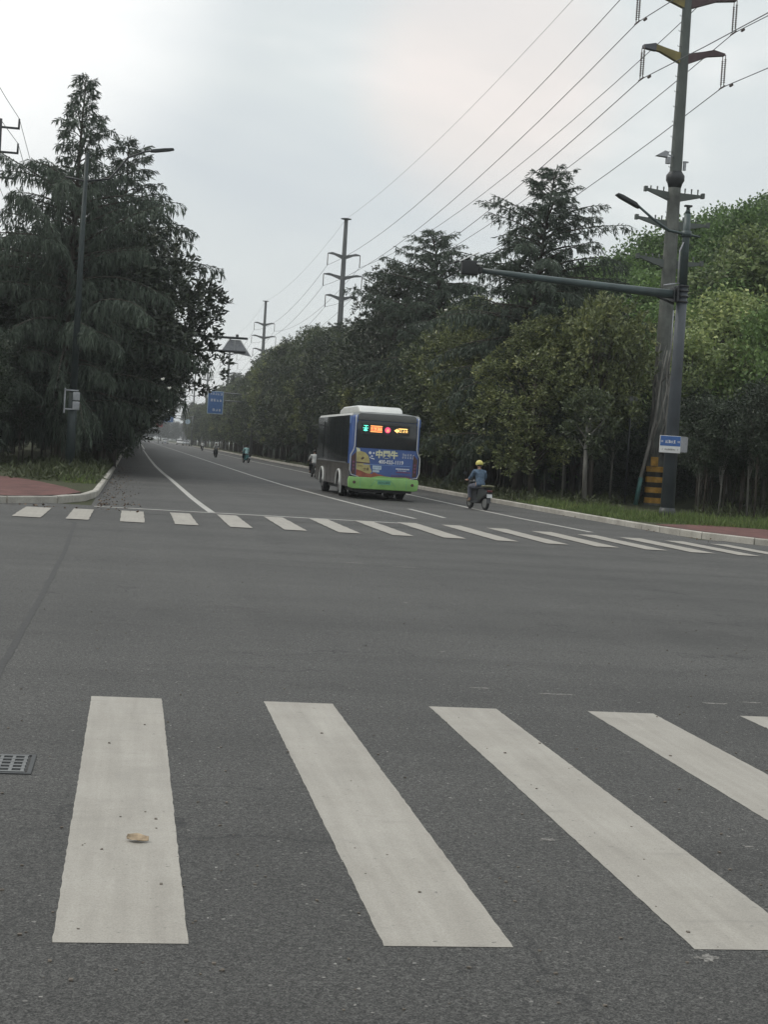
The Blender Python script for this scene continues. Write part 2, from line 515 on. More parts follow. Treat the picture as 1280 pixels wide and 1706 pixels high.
# asphalt of the crossing, then of the long straight road
sheet('junction_road', [(-60, -12), (60, -12), (60, 34), (22, 35), (-14, 36), (-60, 36)], -.004, M['asphalt'])
sheet('road', [(-.85, 33), (13.4, 33), (13.2, 46), (13.1, 150), (14.5, 260), (15, 840), (-.85, 840)], 0.0, M['asphalt'])

RK = [(45, 30.4), (22, 30.9), (17, 31.9), (15.3, 32.9), (14.3, 34.2), (13.7, 36.0), (13.4, 38.2), (13.25, 42), (13.15, 50), (13.1, 80), (13.2, 150), (14.6, 260), (15.1, 420), (15.1, 840)]
LK = [(-45, 32.6), (-9, 33.0), (-4.2, 33.6), (-2.6, 34.4), (-1.6, 35.9), (-1.05, 38.1), (-.82, 41), (-.78, 60), (-.75, 196)]
LK2 = [(-.75, 212), (-.75, 840)]
def offset(path, d):
    res = []
    for i, p in enumerate(path):
        a_ = Vector(path[max(0, i - 1)]); b_ = Vector(path[min(len(path) - 1, i + 1)])
        t = (b_ - a_).normalized(); nn = Vector((-t.y, t.x)); res.append((p[0] + nn.x * d, p[1] + nn.y * d))
    return res
def densify(path, step):
    res = []
    for (x0, y0), (x1, y1) in zip(path, path[1:]):
        L = math.hypot(x1 - x0, y1 - y0)
        n = max(1, int(L / step)) if y0 < 130 else max(1, int(L / 12))
        res += [(x0 + (x1 - x0) * k / n, y0 + (y1 - y0) * k / n) for k in range(n)]
    return res + [path[-1]]
def kerb(name, path, sgn):
    """blocks a metre long with a joint between, top 0.15 m above the road"""
    mb = MB(); p = densify(path, 1.0); q = offset(p, .14 * sgn); q2 = offset(p, .02 * sgn)
    for i in range(len(p) - 1):
        g = .012 if p[i][1] < 130 else 0
        def L(a_, b_, t): return (a_[0] + (b_[0] - a_[0]) * t, a_[1] + (b_[1] - a_[1]) * t)
        jz = .15 + random.uniform(-.004, .004)
        A, B = L(p[i], p[i + 1], g), L(p[i], p[i + 1], 1 - g)
        A2, B2 = L(q2[i], q2[i + 1], g), L(q2[i], q2[i + 1], 1 - g)
        C, D = L(q[i], q[i + 1], g), L(q[i], q[i + 1], 1 - g)
        vs = [(*A, -.02), (*B, -.02), (*B, jz - .02), (*A, jz - .02), (*A2, jz), (*B2, jz), (*D, jz), (*C, jz), (*D, -.02), (*C, -.02)]
        mb.add(vs, [(0, 1, 2, 3), (3, 2, 5, 4), (4, 5, 6, 7), (7, 6, 8, 9), (0, 3, 4, 7, 9), (1, 8, 6, 5, 2)])
    o = mb.build(name, M['kerb_concrete']); o['kind'] = 'structure'; return o
kerb('right_kerb', RK, -1)
kerb('left_kerb', LK, 1)
kerb('left_kerb_beyond', LK2, 1)
def strip(name, path, d0, d1, z, mat):
    a_, b_ = offset(path, d0), offset(path, d1)
    mb = MB(); n = len(path)
    mb.add([(x, y, z) for x, y in a_] + [(x, y, z) for x, y in b_], [(i, i + 1, n + i + 1, n + i) for i in range(n - 1)])
    o = mb.build(name, mat); o['kind'] = 'structure'; return o
# verges behind the kerbs
sheet('right_verge', [(13.3, 60), (13.24, 80), (13.34, 150), (14.74, 260), (15.24, 420), (15.24, 1500), (60, 1500), (60, 31), (22, 31.5), (17.2, 33), (15.6, 34), (14.7, 36.5), (13.6, 39), (13.38, 44)], .125, M['soil'])
sheet('left_verge', [(-.9, 196), (-.93, 60), (-.98, 41), (-1.4, 38.2), (-2.2, 36.2), (-4.2, 34), (-9, 33.4), (-45, 33), (-45, 196)], .125, M['soil'])
sheet('left_verge_beyond', [(-.9, 212), (-.9, 1500), (-60, 1500), (-60, 212)], .125, M['soil'])
# red paved walks
sheet('right_sidewalk', [(13.75, 39.6), (13.85, 37.6), (14.15, 36.0), (14.75, 34.4), (15.6, 33.3), (17.2, 32.2), (22, 31.1), (45, 30.6), (45, 37), (24, 38.2), (18.2, 39.6), (15.8, 41.4)], .138, M['red_pavers'])
sheet('left_sidewalk', [(-1.2, 39.5), (-1.55, 37.2), (-2.3, 35.5), (-4.2, 33.9), (-9, 33.2), (-45, 32.8), (-45, 46), (-6, 48.5), (-3.6, 49), (-2.6, 46), (-1.7, 42.5)], .138, M['red_pavers'])
hillx = [19 + i * 3 for i in range(14)] + [65, 75, 90, 120, 180, 300]
grid_sheet('hill', hillx, [48 + j * 5 for j in range(24)] + [175, 200, 240, 300, 360, 420, 500], lambda x, y: hill_h(x, y) + .13, M['hill_soil'])

# ---- painted markings (worn, hand-sprayed edges)
def stripe_poly(x0, x1, y0, y1, jit=.006, n=24, skew=0.0):
    L = [(x0 + skew * (k / n) + random.uniform(-jit, jit), y0 + (y1 - y0) * k / n) for k in range(n + 1)]
    Rr = [(x1 + skew * (k / n) + random.uniform(-jit, jit), y0 + (y1 - y0) * k / n) for k in range(n + 1)]
    return L, Rr
def stripes(name, specs, z, mat, jit=.006, n=24):
    mb = MB()
    for (x0, x1, y0, y1, sk) in specs:
        L, Rr = stripe_poly(x0, x1, y0, y1, jit, n, sk)
        m = n + 1
        mb.add([(x, y, z) for x, y in L] + [(x, y, z) for x, y in Rr], [(i, m + i, m + i + 1, i + 1) for i in range(n)])
    o = mb.build(name, mat); o['kind'] = 'structure'; return o
stripes('near_crosswalk', [(-.165 + 1.062 * k, .262 + 1.069 * k, 4.94, 9.66 + .035 * k, 0.0) for k in range(-3, 9)], -.0022, M['road_paint'], .0022, 90)
far = [(-2.12, -1.60), (-1.15, -.74), (-.16, .30), (.87, 1.30), (1.9, 2.33), (2.95, 3.38), (4.0, 4.43), (5.06, 5.49), (6.1, 6.55), (7.15, 7.6), (8.15, 8.6), (9.12, 9.6), (10.1, 10.55), (11.0, 11.5), (11.95, 12.4), (12.9, 13.3)]
stripes('far_crosswalk', [(a_, b_, 29.3 + .07 * min(i, 8) - .12 * max(0, i - 9), 33.2 + .28 * min(i, 8) - .35 * max(0, i - 9), 0) for i, (a_, b_) in enumerate(far)], .008, M['road_paint'], .01, 20)
stripes('stop_line', [(-.78, 6.1, 35.0, 35.22, 0)], .004, M['worn_paint'], .01, 2)
def line_path(name, path, wdt, z=.004, mat='worn_paint'):
    a_, b_ = offset(path, -wdt / 2), offset(path, wdt / 2); n = len(path)
    mb = MB(); mb.add([(x, y, z) for x, y in a_] + [(x, y, z) for x, y in b_], [(i, i + 1, n + i + 1, n + i) for i in range(n - 1)])
    o = mb.build(name, M[mat]); o['kind'] = 'structure'; return o
line_path('left_lane_line', [(1.83, 35.3), (1.76, 39), (1.69, 44), (1.62, 53), (1.55, 62), (1.42, 74), (1.32, 90), (1.28, 120), (1.3, 195)], .16)
line_path('left_lane_line_beyond', [(1.5, 205), (1.7, 300), (1.8, 700)], .16)
line_path('centre_line', [(6.75, 42.5), (6.5, 49), (6.3, 56), (6.1, 64), (6.0, 80), (6.0, 300), (6.1, 700)], .15)
line_path('centre_line_near', [(7.0, 38), (6.75, 42.5)], .12)
line_path('right_lane_line', [(10.9, 35.9), (10.7, 42), (10.65, 48), (10.75, 58), (10.8, 80), (10.9, 150), (11.7, 260), (12, 700)], .15)
line_path('short_lane_mark', [(8.05, 39.5), (8.0, 44.5)], .14)

# long tar joint on the left and faint older joints
def wiggle(pts, step, amp):
    res = []
    for (x0, y0), (x1, y1) in zip(pts, pts[1:]):
        n = max(1, int(math.hypot(x1 - x0, y1 - y0) / step))
        for k in range(n): res.append((x0 + (x1 - x0) * k / n + random.uniform(-amp, amp), y0 + (y1 - y0) * k / n))
    return res + [pts[-1]]
line_path('road_joint', wiggle([(-.77, 7.5), (-.79, 10.5), (-.80, 16.2), (-.84, 22), (-.95, 28.6)], .12, .009), .055, -.002, 'tar')
# chalky scuffs and spilt cement on the asphalt
mb = MB()
for (x, y, rx_, ry_) in [(1.83, 6.38, .055, .03), (2.05, 6.12, .03, .015), (2.72, 6.34, .03, .02), (1.97, 4.85, .05, .05), (1.0, 8.7, .02, .02), (2.5, 10.6, .12, .03), (3.0, 10.45, .16, .03), (4.1, 10.3, .12, .035), (4.4, 10.4, .1, .03),
                         (3.2, 22, .3, .06), (3.9, 21.7, .22, .05), (2.2, 14.5, .02, .03), (2.6, 12.5, .03, .03), (3.0, 16.5, .04, .05), (1.2, 8.05, .015, .015), (2.05, 8.6, .015, .02)]:
    n = 22; vs = []
    for k in range(n):
        an = 2 * math.pi * k / n; q = random.uniform(.3, 1.1)
        vs.append((x + rx_ * q * math.cos(an), y + ry_ * q * math.sin(an), -.0028))
    mb.add(vs, [tuple(range(n))])
tag(mb.build('road_scuffs', M['chalk']), kind='stuff', label='pale cement scuffs on the asphalt beside the near crosswalk', cat='scuffs')
# grit and small stones
V = []
for i in range(520):
    y = 3.6 + (random.random() ** 2) * 22; x = random.uniform(-1.2, y * .36 + 1)
    r_ = random.uniform(.002, .0065); V.append((x, y, r_))
mb = MB()
for x, y, r_ in V:
    q = [(x + random.uniform(.7, 1.3) * r_ * cx_, y + random.uniform(.7, 1.3) * r_ * cy_, -.003 + (r_ * random.uniform(.6, 1.1) if top else 0)) for top in (0, 1) for cx_, cy_ in ((-1, -1), (1, -1), (1, 1), (-1, 1))]
    mb.add(q, [(4, 5, 6, 7), (0, 1, 5, 4), (1, 2, 6, 5), (2, 3, 7, 6), (3, 0, 4, 7)])
tag(mb.build('grit', M['rust_bar']), kind='stuff', label='loose grit and small stones scattered over the near road', cat='grit')

# ================================================================== STREET THINGS
# ---- drain grate at the left edge
t = thing('drain_grate', 'cast iron drain grate with square holes at the left edge of the near road', 'drain', (-.60, 7.60, -.004))
mb = MB(); W_, L_ = .34, .36
mb.box((0, 0, .001), (W_ + .03, L_ + .04, .002)); mb.build('pit_shade', M['black'], t)  # flat black plate on the road, standing in for shade inside the drain
mb = MB()
for k in range(7): mb.box((-W_ / 2 + k * W_ / 6, 0, .0045), (.016, L_, .006))
for k in range(6): mb.box((0, -L_ / 2 + k * L_ / 5, .0048), (W_ + .022, .02, .0072))
mb.build('grille', M['galvanized'], t)
mb = MB(); mb.box((0, L_ / 2 + .03, .003), (W_ + .09, .02, .005)); mb.box((0, -L_ / 2 - .03, .003), (W_ + .09, .02, .005)); mb.box((W_ / 2 + .035, 0, .0032), (.02, L_ + .04, .0054))
mb.build('frame', M['dark_metal'], t)

# ---- the dry leaf on the first stripe
def curled_leaf(name, loc, L, W_, rz, lab):
    n, m = 14, 8; V = []; F = []
    for i in range(n + 1):
        s_ = i / n; wd = W_ * math.sin(math.pi * min(1, s_ * .93 + .04)) ** .75 * (1 - .25 * s_)
        for j in range(m + 1):
            u = j / m * 2 - 1
            V.append((s_ * L - L / 2, u * wd, .003 + W_ * (.55 if u > 0 else .18) * u * u + .004 * (1 - s_) ** 2 + .0015 * math.sin(s_ * 9 + u * 4)))
    for i in range(n):
        for j in range(m):
            q = i * (m + 1) + j; F.append((q, q + 1, q + m + 2, q + m + 1))
    mb = MB(); mb.add(V, F, True); o = mb.build(name, M['fallen_leaf'])
    sd_ = o.modifiers.new('Solid', 'SOLIDIFY'); sd_.thickness = .0012
    mb = MB(); mb.tube([(-L / 2, 0, .007), (-L * .54, .012, .012), (-L * .50, .03, .018)], .0012, 5); mb.build('stalk', M['bark'], o)
    o.location = loc; o.rotation_euler = (0, 0, rz); return tag(o, lab, 'leaf')
plain('fallen_leaf', (.40, .31, .21), .75, .3, 0, .25, 22)
curled_leaf('dry_leaf', (.105, 6.2, .0), .088, .032, R(-14), 'curled dry brown leaf lying on the first white crosswalk stripe')

# ---- text-like strokes for lettering too small to read
def glyph(mb, x, z, s, y, rnd):
    """a block of horizontal and vertical strokes in the x-z plane, facing -Y"""
    th = s * .11
    for k in range(rnd.choice((2, 3, 3))):
        zz = z + s * (-.38 + .38 * k + rnd.uniform(-.04, .04)); l = s * rnd.uniform(.55, .9)
        mb.box((x + rnd.uniform(-.05, .05) * s, y, zz), (l, .004, th))
    for k in range(rnd.choice((1, 2))):
        mb.box((x + rnd.uniform(-.3, .3) * s, y - .0007, z), (th, .004, s * rnd.uniform(.6, .92)))

# ---- right traffic pole with lamp, long arm and street sign
t = thing('traffic_pole', 'tall dark green traffic pole with a long arm over the road on the right corner', 'pole', (15.7, 44.2, .13))
mb = MB(); mb.tube([(0, 0, .0), (0, 0, 4.6), (0, 0, 6.9)], [.215, .165, .155], 12); mb.build('lower_pole', M['pole_blue_grey'], t)
mb = MB(); mb.tube([(0, 0, 6.905), (0, 0, 8.4), (0, 0, 9.0)], [.125, .105, .095], 12); mb.tube([(0, 0, 9.0), (0, 0, 9.1), (0, 0, 9.12)], [.095, .06, .06], 12)
mb.build('upper_pole', M['pole_green'], t)
mb = MB(); mb.tube([(0, 0, 9.12), (0, 0, 9.2)], [.05, .05], 8); mb.box((0, 0, 9.23), (.22, .12, .05)); mb.build('cap', M['dark_metal'], t)
mb = MB(); mb.tube([(0, 0, 0), (0, 0, .05)], [.36, .36], 12); mb.tube([(0, 0, .05), (0, 0, .35)], [.29, .22], 12)
for k in range(6):
    an = k * math.pi / 3 + .2; mb.tube([(.31 * math.cos(an), .31 * math.sin(an), .05), (.31 * math.cos(an), .31 * math.sin(an), .11)], .02, 6)
mb.build('base_plate', M['dark_metal'], t)
mb = MB(); mb.tube([(-.24, -.02, 6.62), (-1.8, -.1, 6.66), (-4.0, -.22, 6.73), (-6.15, -.35, 6.82)], [.135, .12, .10, .075], 12); arm = mb.build('arm', M['pole_green'], t)
mb = MB()
for z in (6.42, 6.58, 6.74, 6.88): mb.tube([(0, 0, z - .025), (0, 0, z + .025)], [.19, .19], 12)
mb.box((-.2, -.01, 6.64), (.06, .42, .46)); mb.box((-.3, -.01, 6.63), (.03, .38, .4))
mb.tube([(-.24, 0, 6.35), (-.95, -.05, 6.58)], .035, 8); mb.build('bracket', M['dark_metal'], t)
mb = MB(); mb.tube([(-.2, -.12, 6.95), (-.2, -.12, 7.9), (-.1, -.1, 8.15)], .022, 7); mb.build('conduit', M['sign_back'], t); mb = MB(); mb.tube([(-.62, -.1, 6.86), (-.15, -.1, 6.95)], .02, 7); mb.build('cable_clamp', M['sign_back'], t); mb = MB(); mb.tube([(-.26, -.1, 6.15), (-.26, -.1, 4.9)], .016, 6)
mb.build('conduit', M['sign_back'], t)
# signal head seen from behind with a white visor plate at the end of the arm
mb = MB(); mb.box((-6.5, -.37, 6.86), (.48, .26, .40)); mb.box((-6.2, -.36, 6.82), (.12, .16, .2)); mb.box((-6.75, -.36, 7.06), (.5, .16, .06), 0, 0, R(-20)); hd = mb.build('signal_head', M['black'], t, bevel=.03)
mb = MB(); mb.box((-6.55, -.42, 7.16), (.62, .16, .035), R(-8), 0, R(-28)); mb.box((-6.25, -.5, 6.98), (.16, .1, .05)); mb.build('camera', M['white_paint'], t, bevel=.01)
# lamp arm
mb = MB(); mb.tube([(.42, .0, 8.36), (0, 0, 8.40), (-.55, -.02, 8.47), (-1.05, -.04, 8.75), (-1.55, -.06, 9.10)], [.03, .045, .042, .038, .035], 8)
mb.tube([(0, 0, 8.32), (0, 0, 8.5)], .15, 12); la = mb.build('lamp_arm', M['pole_green'], t)
mb = MB(); mb.prism([(-1.5, 9.02), (-1.62, 9.17), (-2.05, 9.36), (-2.2, 9.40), (-2.24, 9.36), (-2.1, 9.27), (-1.6, 9.05)], 'Y', -.19, .07); mb.build('lamp_head', M['dark_metal'], t, bevel=.012)
# street name sign: blue over white, cantilevered towards the road
sg = MB(); sg.box((-.165, -.32, 2.22), (.64, .03, .50)); sp = sg.build('street_sign', M['white_paint'], t, bevel=.006)
mb = MB(); mb.box((-.165, -.338, 2.315), (.62, .006, .29)); mb.build('blue_panel', M['sign_blue'], sp)
rr = random.Random(4); mb = MB()
for k in range(4): glyph(mb, -.165 + (k - 1.5) * .082, 2.30, .10, -.343, rr)
glyph(mb, -.40, 2.30, .055, -.343, rr); glyph(mb, .075, 2.30, .055, -.343, rr)
for sx_ in (-1, 1): mb.tube([(-.165 + sx_ * .27, -.343, 2.33), (-.165 + sx_ * .285, -.343, 2.30)], .007, 4); mb.tube([(-.165 + sx_ * .27, -.343, 2.27), (-.165 + sx_ * .285, -.343, 2.30)], .007, 4)
mb.build('road_name', M['white_paint'], sp)
mb = MB()
for k in range(9): glyph(mb, -.165 + (k - 4) * .036, 2.07, .045, -.338, rr)
glyph(mb, -.40, 2.07, .03, -.338, rr); glyph(mb, .075, 2.07, .03, -.338, rr)
mb.build('small_print', M['dark_metal'], sp)
mb = MB()
for z in (2.08, 2.40): mb.tube([(.16, -.30, z), (.16, -.12, z), (.0, -.1, z)], .014, 6)
for z in (2.02, 2.46): mb.box((.28, -.10, z), (.34, .03, .02))
mb.box((.44, -.10, 2.24), (.02, .03, .46)); mb.box((.13, -.10, 2.24), (.02, .03, .46)); mb.box((.285, -.095, 2.24), (.29, .008, .42)); mb.build('sign_bracket', M['sign_back'], t)
# ragged concrete footing
mb = MB(); n = 16; vs = []
for z, rr_ in ((-.0, .62), (.035, .5)):
    for k in range(n):
        an = 2 * math.pi * k / n; q = rr_ * (1 + .22 * math.sin(k * 2.7)); vs.append((q * 1.15 * math.cos(an), q * .8 * math.sin(an), z))
mb.add(vs, [tuple(range(n, 2 * n))] + [(k, (k + 1) % n, n + (k + 1) % n, n + k) for k in range(n)]); mb.build('footing', M['kerb_concrete'], t)

# ---- left lamp pole among the trees
t = thing('street_lamp', 'dark street lamp pole with curved arm standing against the left cedar', 'street lamp', (-2.36, 61, .13))
mb = MB(); mb.tube([(0, 0, 0), (0, 0, 3.0)], [.19, .165], 12); mb.build('lower_pole', M['pole_dark'], t)
mb = MB(); mb.tube([(0, 0, 3.0), (0, 0, 8), (.03, 0, 12.1)], [.145, .11, .075], 10); mb.build('upper_pole', M['pole_dark'], t)
mb = MB(); mb.tube([(-.75, 0, 11.15), (0, 0, 11.05), (.9, -.03, 11.2), (1.15, -.05, 11.5), (1.55, -.08, 12.05), (2.15, -.1, 12.33), (2.5, -.12, 12.4)], [.04, .045, .045, .042, .04, .036, .034], 8); mb.build('lamp_arm', M['dark_metal'], t)
mb = MB(); mb.prism([(2.4, 12.34), (2.45, 12.44), (2.9, 12.52), (3.25, 12.56), (3.3, 12.5), (3.1, 12.44), (2.6, 12.35)], 'Y', -.24, 0.0); mb.build('lamp_head', M['dark_metal'], t, bevel=.012)
mb = MB(); mb.tube([(0, 0, 0), (0, 0, .04)], .3, 12); mb.tube([(0, 0, 0.04), (0, 0, .3)], [.25, .2], 12); mb.build('base_plate', M['dark_metal'], t)
mb = MB(); mb.box((.13, -.22, 2.5), (.26, .10, .32)); mb.box((.13, -.22, 2.86), (.26, .10, .32)); mb.build('signal_box', M['sign_back'], t, bevel=.02)
mb = MB(); mb.box((-.30, -.2, 2.68), (.05, .05, .95)); mb.box((-.05, -.2, 3.08), (.5, .05, .05)); mb.box((-.05, -.2, 2.36), (.5, .05, .05)); mb.build('signal_frame', M['sign_back'], t)

# ---- power towers
def tower(name, lab, loc, near, group):
    t = thing(name, lab, 'power tower', loc, 0, group)
    mm = M['tower_grey'] if near else M['far_tower']
    H = 25.75; n = 12 if near else 8
    if near:
        mb = MB(); mb.tube([(0, 0, 0), (0, 0, 13.0)], [.36, .25], 12, smooth=False); mb.build('lower_mast', M['weathered_mast'], t)
        mb = MB(); mb.tube([(0, 0, 12.8), (0, 0, 12.98), (0, 0, 13.1), (0, 0, 13.3), (0, 0, 13.45)], [.25, .30, .37, .37, .26], 12); mb.build('collar', M['dark_metal'], t)
        mb = MB(); mb.tube([(0, 0, 13.4), (0, 0, 20), (0, 0, H)], [.245, .185, .13], 12, smooth=False); mb.build('upper_mast', mm, t)
        # small service platform lamps
        mb = MB(); mb.tube([(-.1, -.1, 14.0), (-.6, -.2, 14.12)], .03, 6); mb.prism([(-.95, 13.98), (-.6, 14.2), (-.42, 14.16), (-.5, 13.95)], 'Y', -.32, -.08); mb.box((-.42, -.2, 13.84), (.17, .17, .27)); mb.build('camera', M['sign_back'], t)
        mb = MB(); mb.box((.31, -.12, 13.68), (.10, .10, .34)); mb.box((.35, -.12, 13.85), (.2, .12, .05)); mb.build('junction_box', M['sign_back'], t)
        peg = None
        for z in np.arange(8.2, 21, .6):
            if peg is None:
                mb = MB(); mb.tube([(0, 0, 0), (-.15, 0, 0), (-.15, 0, .05)], .012, 5); peg = mb.build('climbing_peg', M['galvanized'], t); pg = peg
            else: pg = peg.copy(); COL.objects.link(pg); pg.parent = t
            pg.location = (-.27 + z * .006, -.1, z)
        for z, hw, dx in ((12.6, 1.2, 0), (11.45, 1.5, .1), (9.9, 1.35, .0)):
            mb = MB()
            for sgn in (-1, 1):
                mb.prism([(sgn * .2, z - .33), (sgn * .2, z + .02), (sgn * hw, z + .12 * (sgn < 0)), (sgn * hw, z - .08 + .12 * (sgn < 0))], 'Y', -.07, .07)
                mb.box((sgn * hw, 0, z - .02 + .1 * (sgn < 0)), (.12, .2, .2))
                for k in range(3): mb.tube([(sgn * (.45 + k * .27), 0, z), (sgn * (.45 + k * .27), 0, z + .22)], [.02, .035], 6)
            mb.build('crossarm', mm, t)
        # yellow and black bands
        for k in range(4):
            z = .12 + k * .42
            mb = MB(); mb.tube([(0, 0, z), (0, 0, z + .22)], [.372 - z * .0085, .370 - z * .0085], 12, smooth=False); mb.build('warning_band', M['warning_yellow'], t)
            if k < 3:
                mb = MB(); mb.tube([(0, 0, z + .225), (0, 0, z + .415)], [.369 - z * .0085, .367 - z * .0085], 12, smooth=False); mb.build('warning_band', M['warning_black'], t)
        mb = MB(); mb.box((-.17, -.335, 1.80), (.3, .06, .36)); mb.build('warning_plate', M['warning_yellow'], t)
    else:
        mb = MB(); mb.tube([(0, 0, 0), (0, 0, 13), (0, 0, H)], [.46, .33, .21], n, smooth=False); mb.build('mast', mm, t)
        mb = MB(); mb.tube([(0, 0, H), (0, 0, H + .06)], [.55, .6], 8, smooth=False); mb.build('top_plate', mm, t)
    arms = ((18.05, 1.7), (20.25, 2.02), (22.45, 1.68)) if near else ((17.45, 1.72), (19.65, 2.05), (21.85, 1.72))
    for z, hw in arms:
        mb = MB() ; mb2 = MB()
        for sgn in (-1, 1):
            pr = [(sgn * .12, z - .32), (sgn * .12, z + .1), (sgn * hw * .45, z + .24), (sgn * hw * .72, z + .36), (sgn * hw, z + .26), (sgn * hw, z + .18), (sgn * hw * .6, z + .08)]
            (mb if sgn < 0 or not near else mb2).prism(pr, 'Y', -.11, .11)
        if near:
            ca = mb.build('crossarm', M['dull_yellow'], t, label='faded yellow crossarm on the left side'); cb = mb2.build('crossarm', M['dull_maroon'], t, label='faded maroon crossarm on the right side')
            mb = MB(); mb.prism([(-hw * .70, z + .09), (-hw * .70, z + .375), (-hw * .73, z + .38), (-hw - .015, z + .28), (-hw - .015, z + .16)], 'Y', -.125, .125); mb.build('arm_tip', M['dull_slate'], ca)
        else:
            mb.build('crossarm', mm, t)
        for sgn in (-1, 1):
            mb = MB()
            if near:
                for yy, dz in ((-.16, 0), (.16, 0)):
                    x_ = sgn * hw
                    if yy > 0: mb.build('insulator', M['insulator'], t); mb = MB()
                    mb.tube([(x_, yy, z + .2), (x_, yy, z - 1.05)], .018, 6)
                    for q in range(13): mb.tube([(x_, yy, z + .02 - q * .075), (x_, yy, z - .01 - q * .075)], [.034, .05], 7)
                mb.tube([(sgn * hw, -.3, z - 1.07), (sgn * hw, .3, z - 1.07)], .035, 6)
                mb.tube([(sgn * hw, -1.1, z - 1.20), (sgn * hw, -.9, z - 1.20)], .06, 6)
            else: mb.tube([(sgn * hw, 0, z + .2), (sgn * hw, 0, z - 1.05)], .05, 6)
            mb.build('insulator', M['insulator'], t)
    return t
tw1 = tower('power_tower', 'tall tapering steel power tower with yellow and black bands behind the right traffic pole', (20.9, 60.6, .1), True, 'power towers along the right of the road')
TY = [164.6, 266, 364, 470, 571, 672]
tn = ['second steel power tower standing above the trees left of centre', 'third power tower, smaller, beyond the second one',
      'fourth power tower seen right behind the hanging triangular panel', 'fifth power tower, thin, left of the triangular panel',
      'sixth power tower, tiny, against the sky by the left trees', 'farthest power tower, hardly visible at the end of the road']
first = None
def dup(root, loc, rz=0.0, label=None, group=None, scale=None, depth=True):
    r = root.copy(); COL.objects.link(r); r.location = loc; r.rotation_euler = (0, 0, rz)
    if scale: r.scale = scale
    if label: r['label'] = label
    if group: r['group'] = group
    for ch in list(root.children):
        c_ = ch.copy(); COL.objects.link(c_); c_.parent = r
        for g in list(ch.children):
            d = g.copy(); COL.objects.link(d); d.parent = c_
    return r
for y_, lb in zip(TY, tn):
    if first is None: first = tower('power_tower', lb, (20.9, y_, .1), False, 'power towers along the right of the road')
    else: dup(first, (20.9, y_, .1), 0, lb)
# conductors
ys = [-40, 60.6] + TY
def cable(pts_list, name, lab, group, r_, sag):
    mb = MB()
    for p, q in zip(pts_list, pts_list[1:]):
        pts = []
        for k in range(15):
            s_ = k / 14; P_ = Vector(p).lerp(Vector(q), s_); P_.z -= sag * 4 * s_ * (1 - s_); pts.append(P_)
        mb.tube(pts, r_, 5, cap=False)
    return tag(mb.build(name, M['wire']), lab, 'power line', group)
za = [(16.98, 1.7), (19.18, 2.02), (21.38, 1.68)]; zb = [(16.4, 1.72), (18.6, 2.05), (20.8, 1.72)]
nm = ('lowest', 'middle', 'highest')
for k in range(3):
    for sgn in (-1, 1):
        pts = [(20.9 + sgn * za[k][1], -40, za[k][0])] + [(20.9 + sgn * za[k][1], 60.6, za[k][0] + .1)] + [(20.9 + sgn * zb[k][1], y_, zb[k][0] + .1) for y_ in TY]
        cable(pts, 'power_cable', '%s power cable on the %s side of the steel towers' % (nm[k], 'left' if sgn < 0 else 'right'), 'power cables between the towers', .018, 1.7)
cable([(20.9, y_, 25.9) for y_ in ys], 'power_cable', 'thin top cable running over the tips of the steel towers', 'power cables between the towers', .011, 1.2)

# ---- leaning bare trunk with teal sleeve, and dead vines on the tower
t = thing('bare_tree', 'thin leafless pale trunk leaning against the power tower', 'tree', (19.85, 59.6, .13))
mb = MB(); mb.tube([(0, 0, 0), (.15, 0, 1.2), (.42, .05, 2.5), (.62, .1, 3.6), (.70, .1, 4.9), (.9, .1, 6.2)], [.075, .07, .065, .055, .045, .02], 8)
mb.tube([(.45, 0, 2.6), (.72, -.05, 3.4), (.9, -.1, 4.6), (.86, -.1, 5.6), (1.1, 0, 6.8)], [.04, .04, .035, .03, .012], 6)
mb.tube([(.7, .1, 4.9), (1.2, -.3, 5.5), (1.45, -.4, 5.3)], [.025, .02, .008], 5); mb.tube([(.88, -.1, 5.0), (.6, -.2, 5.7), (.75, -.2, 6.4)], [.02, .016, .006], 5)
mb.tube([(.66, .1, 4.2), (.3, 0, 5.0), (.2, 0, 5.5)], [.022, .015, .006], 5); mb.build('trunk', M['pale_bark'], t)
mb = MB(); mb.tube([(-.02, -.02, 0), (.13, -.02, 1.1)], [.092, .088], 8); mb.build('sleeve', M['teal_pipe'], t)
mb = MB(); rv = random.Random(3)
for k in range(11):
    an = rv.uniform(math.pi, 2 * math.pi); pts = []
    top = rv.uniform(4.5, 8.0)
    for q in range(12):
        z = 2.2 + (top - 2.2) * q / 11; rr_ = .385 - z * .0085
        an += rv.uniform(-.35, .35); pts.append((20.9 + rr_ * math.cos(an), 60.6 + rr_ * math.sin(an), z))
    mb.tube(pts, [rv.uniform(.015, .035)] * 11 + [.005], 5)
tag(mb.build('climbing_vine', M['pale_bark']), 'dead woody vine climbing up the banded steel power tower', 'vine')

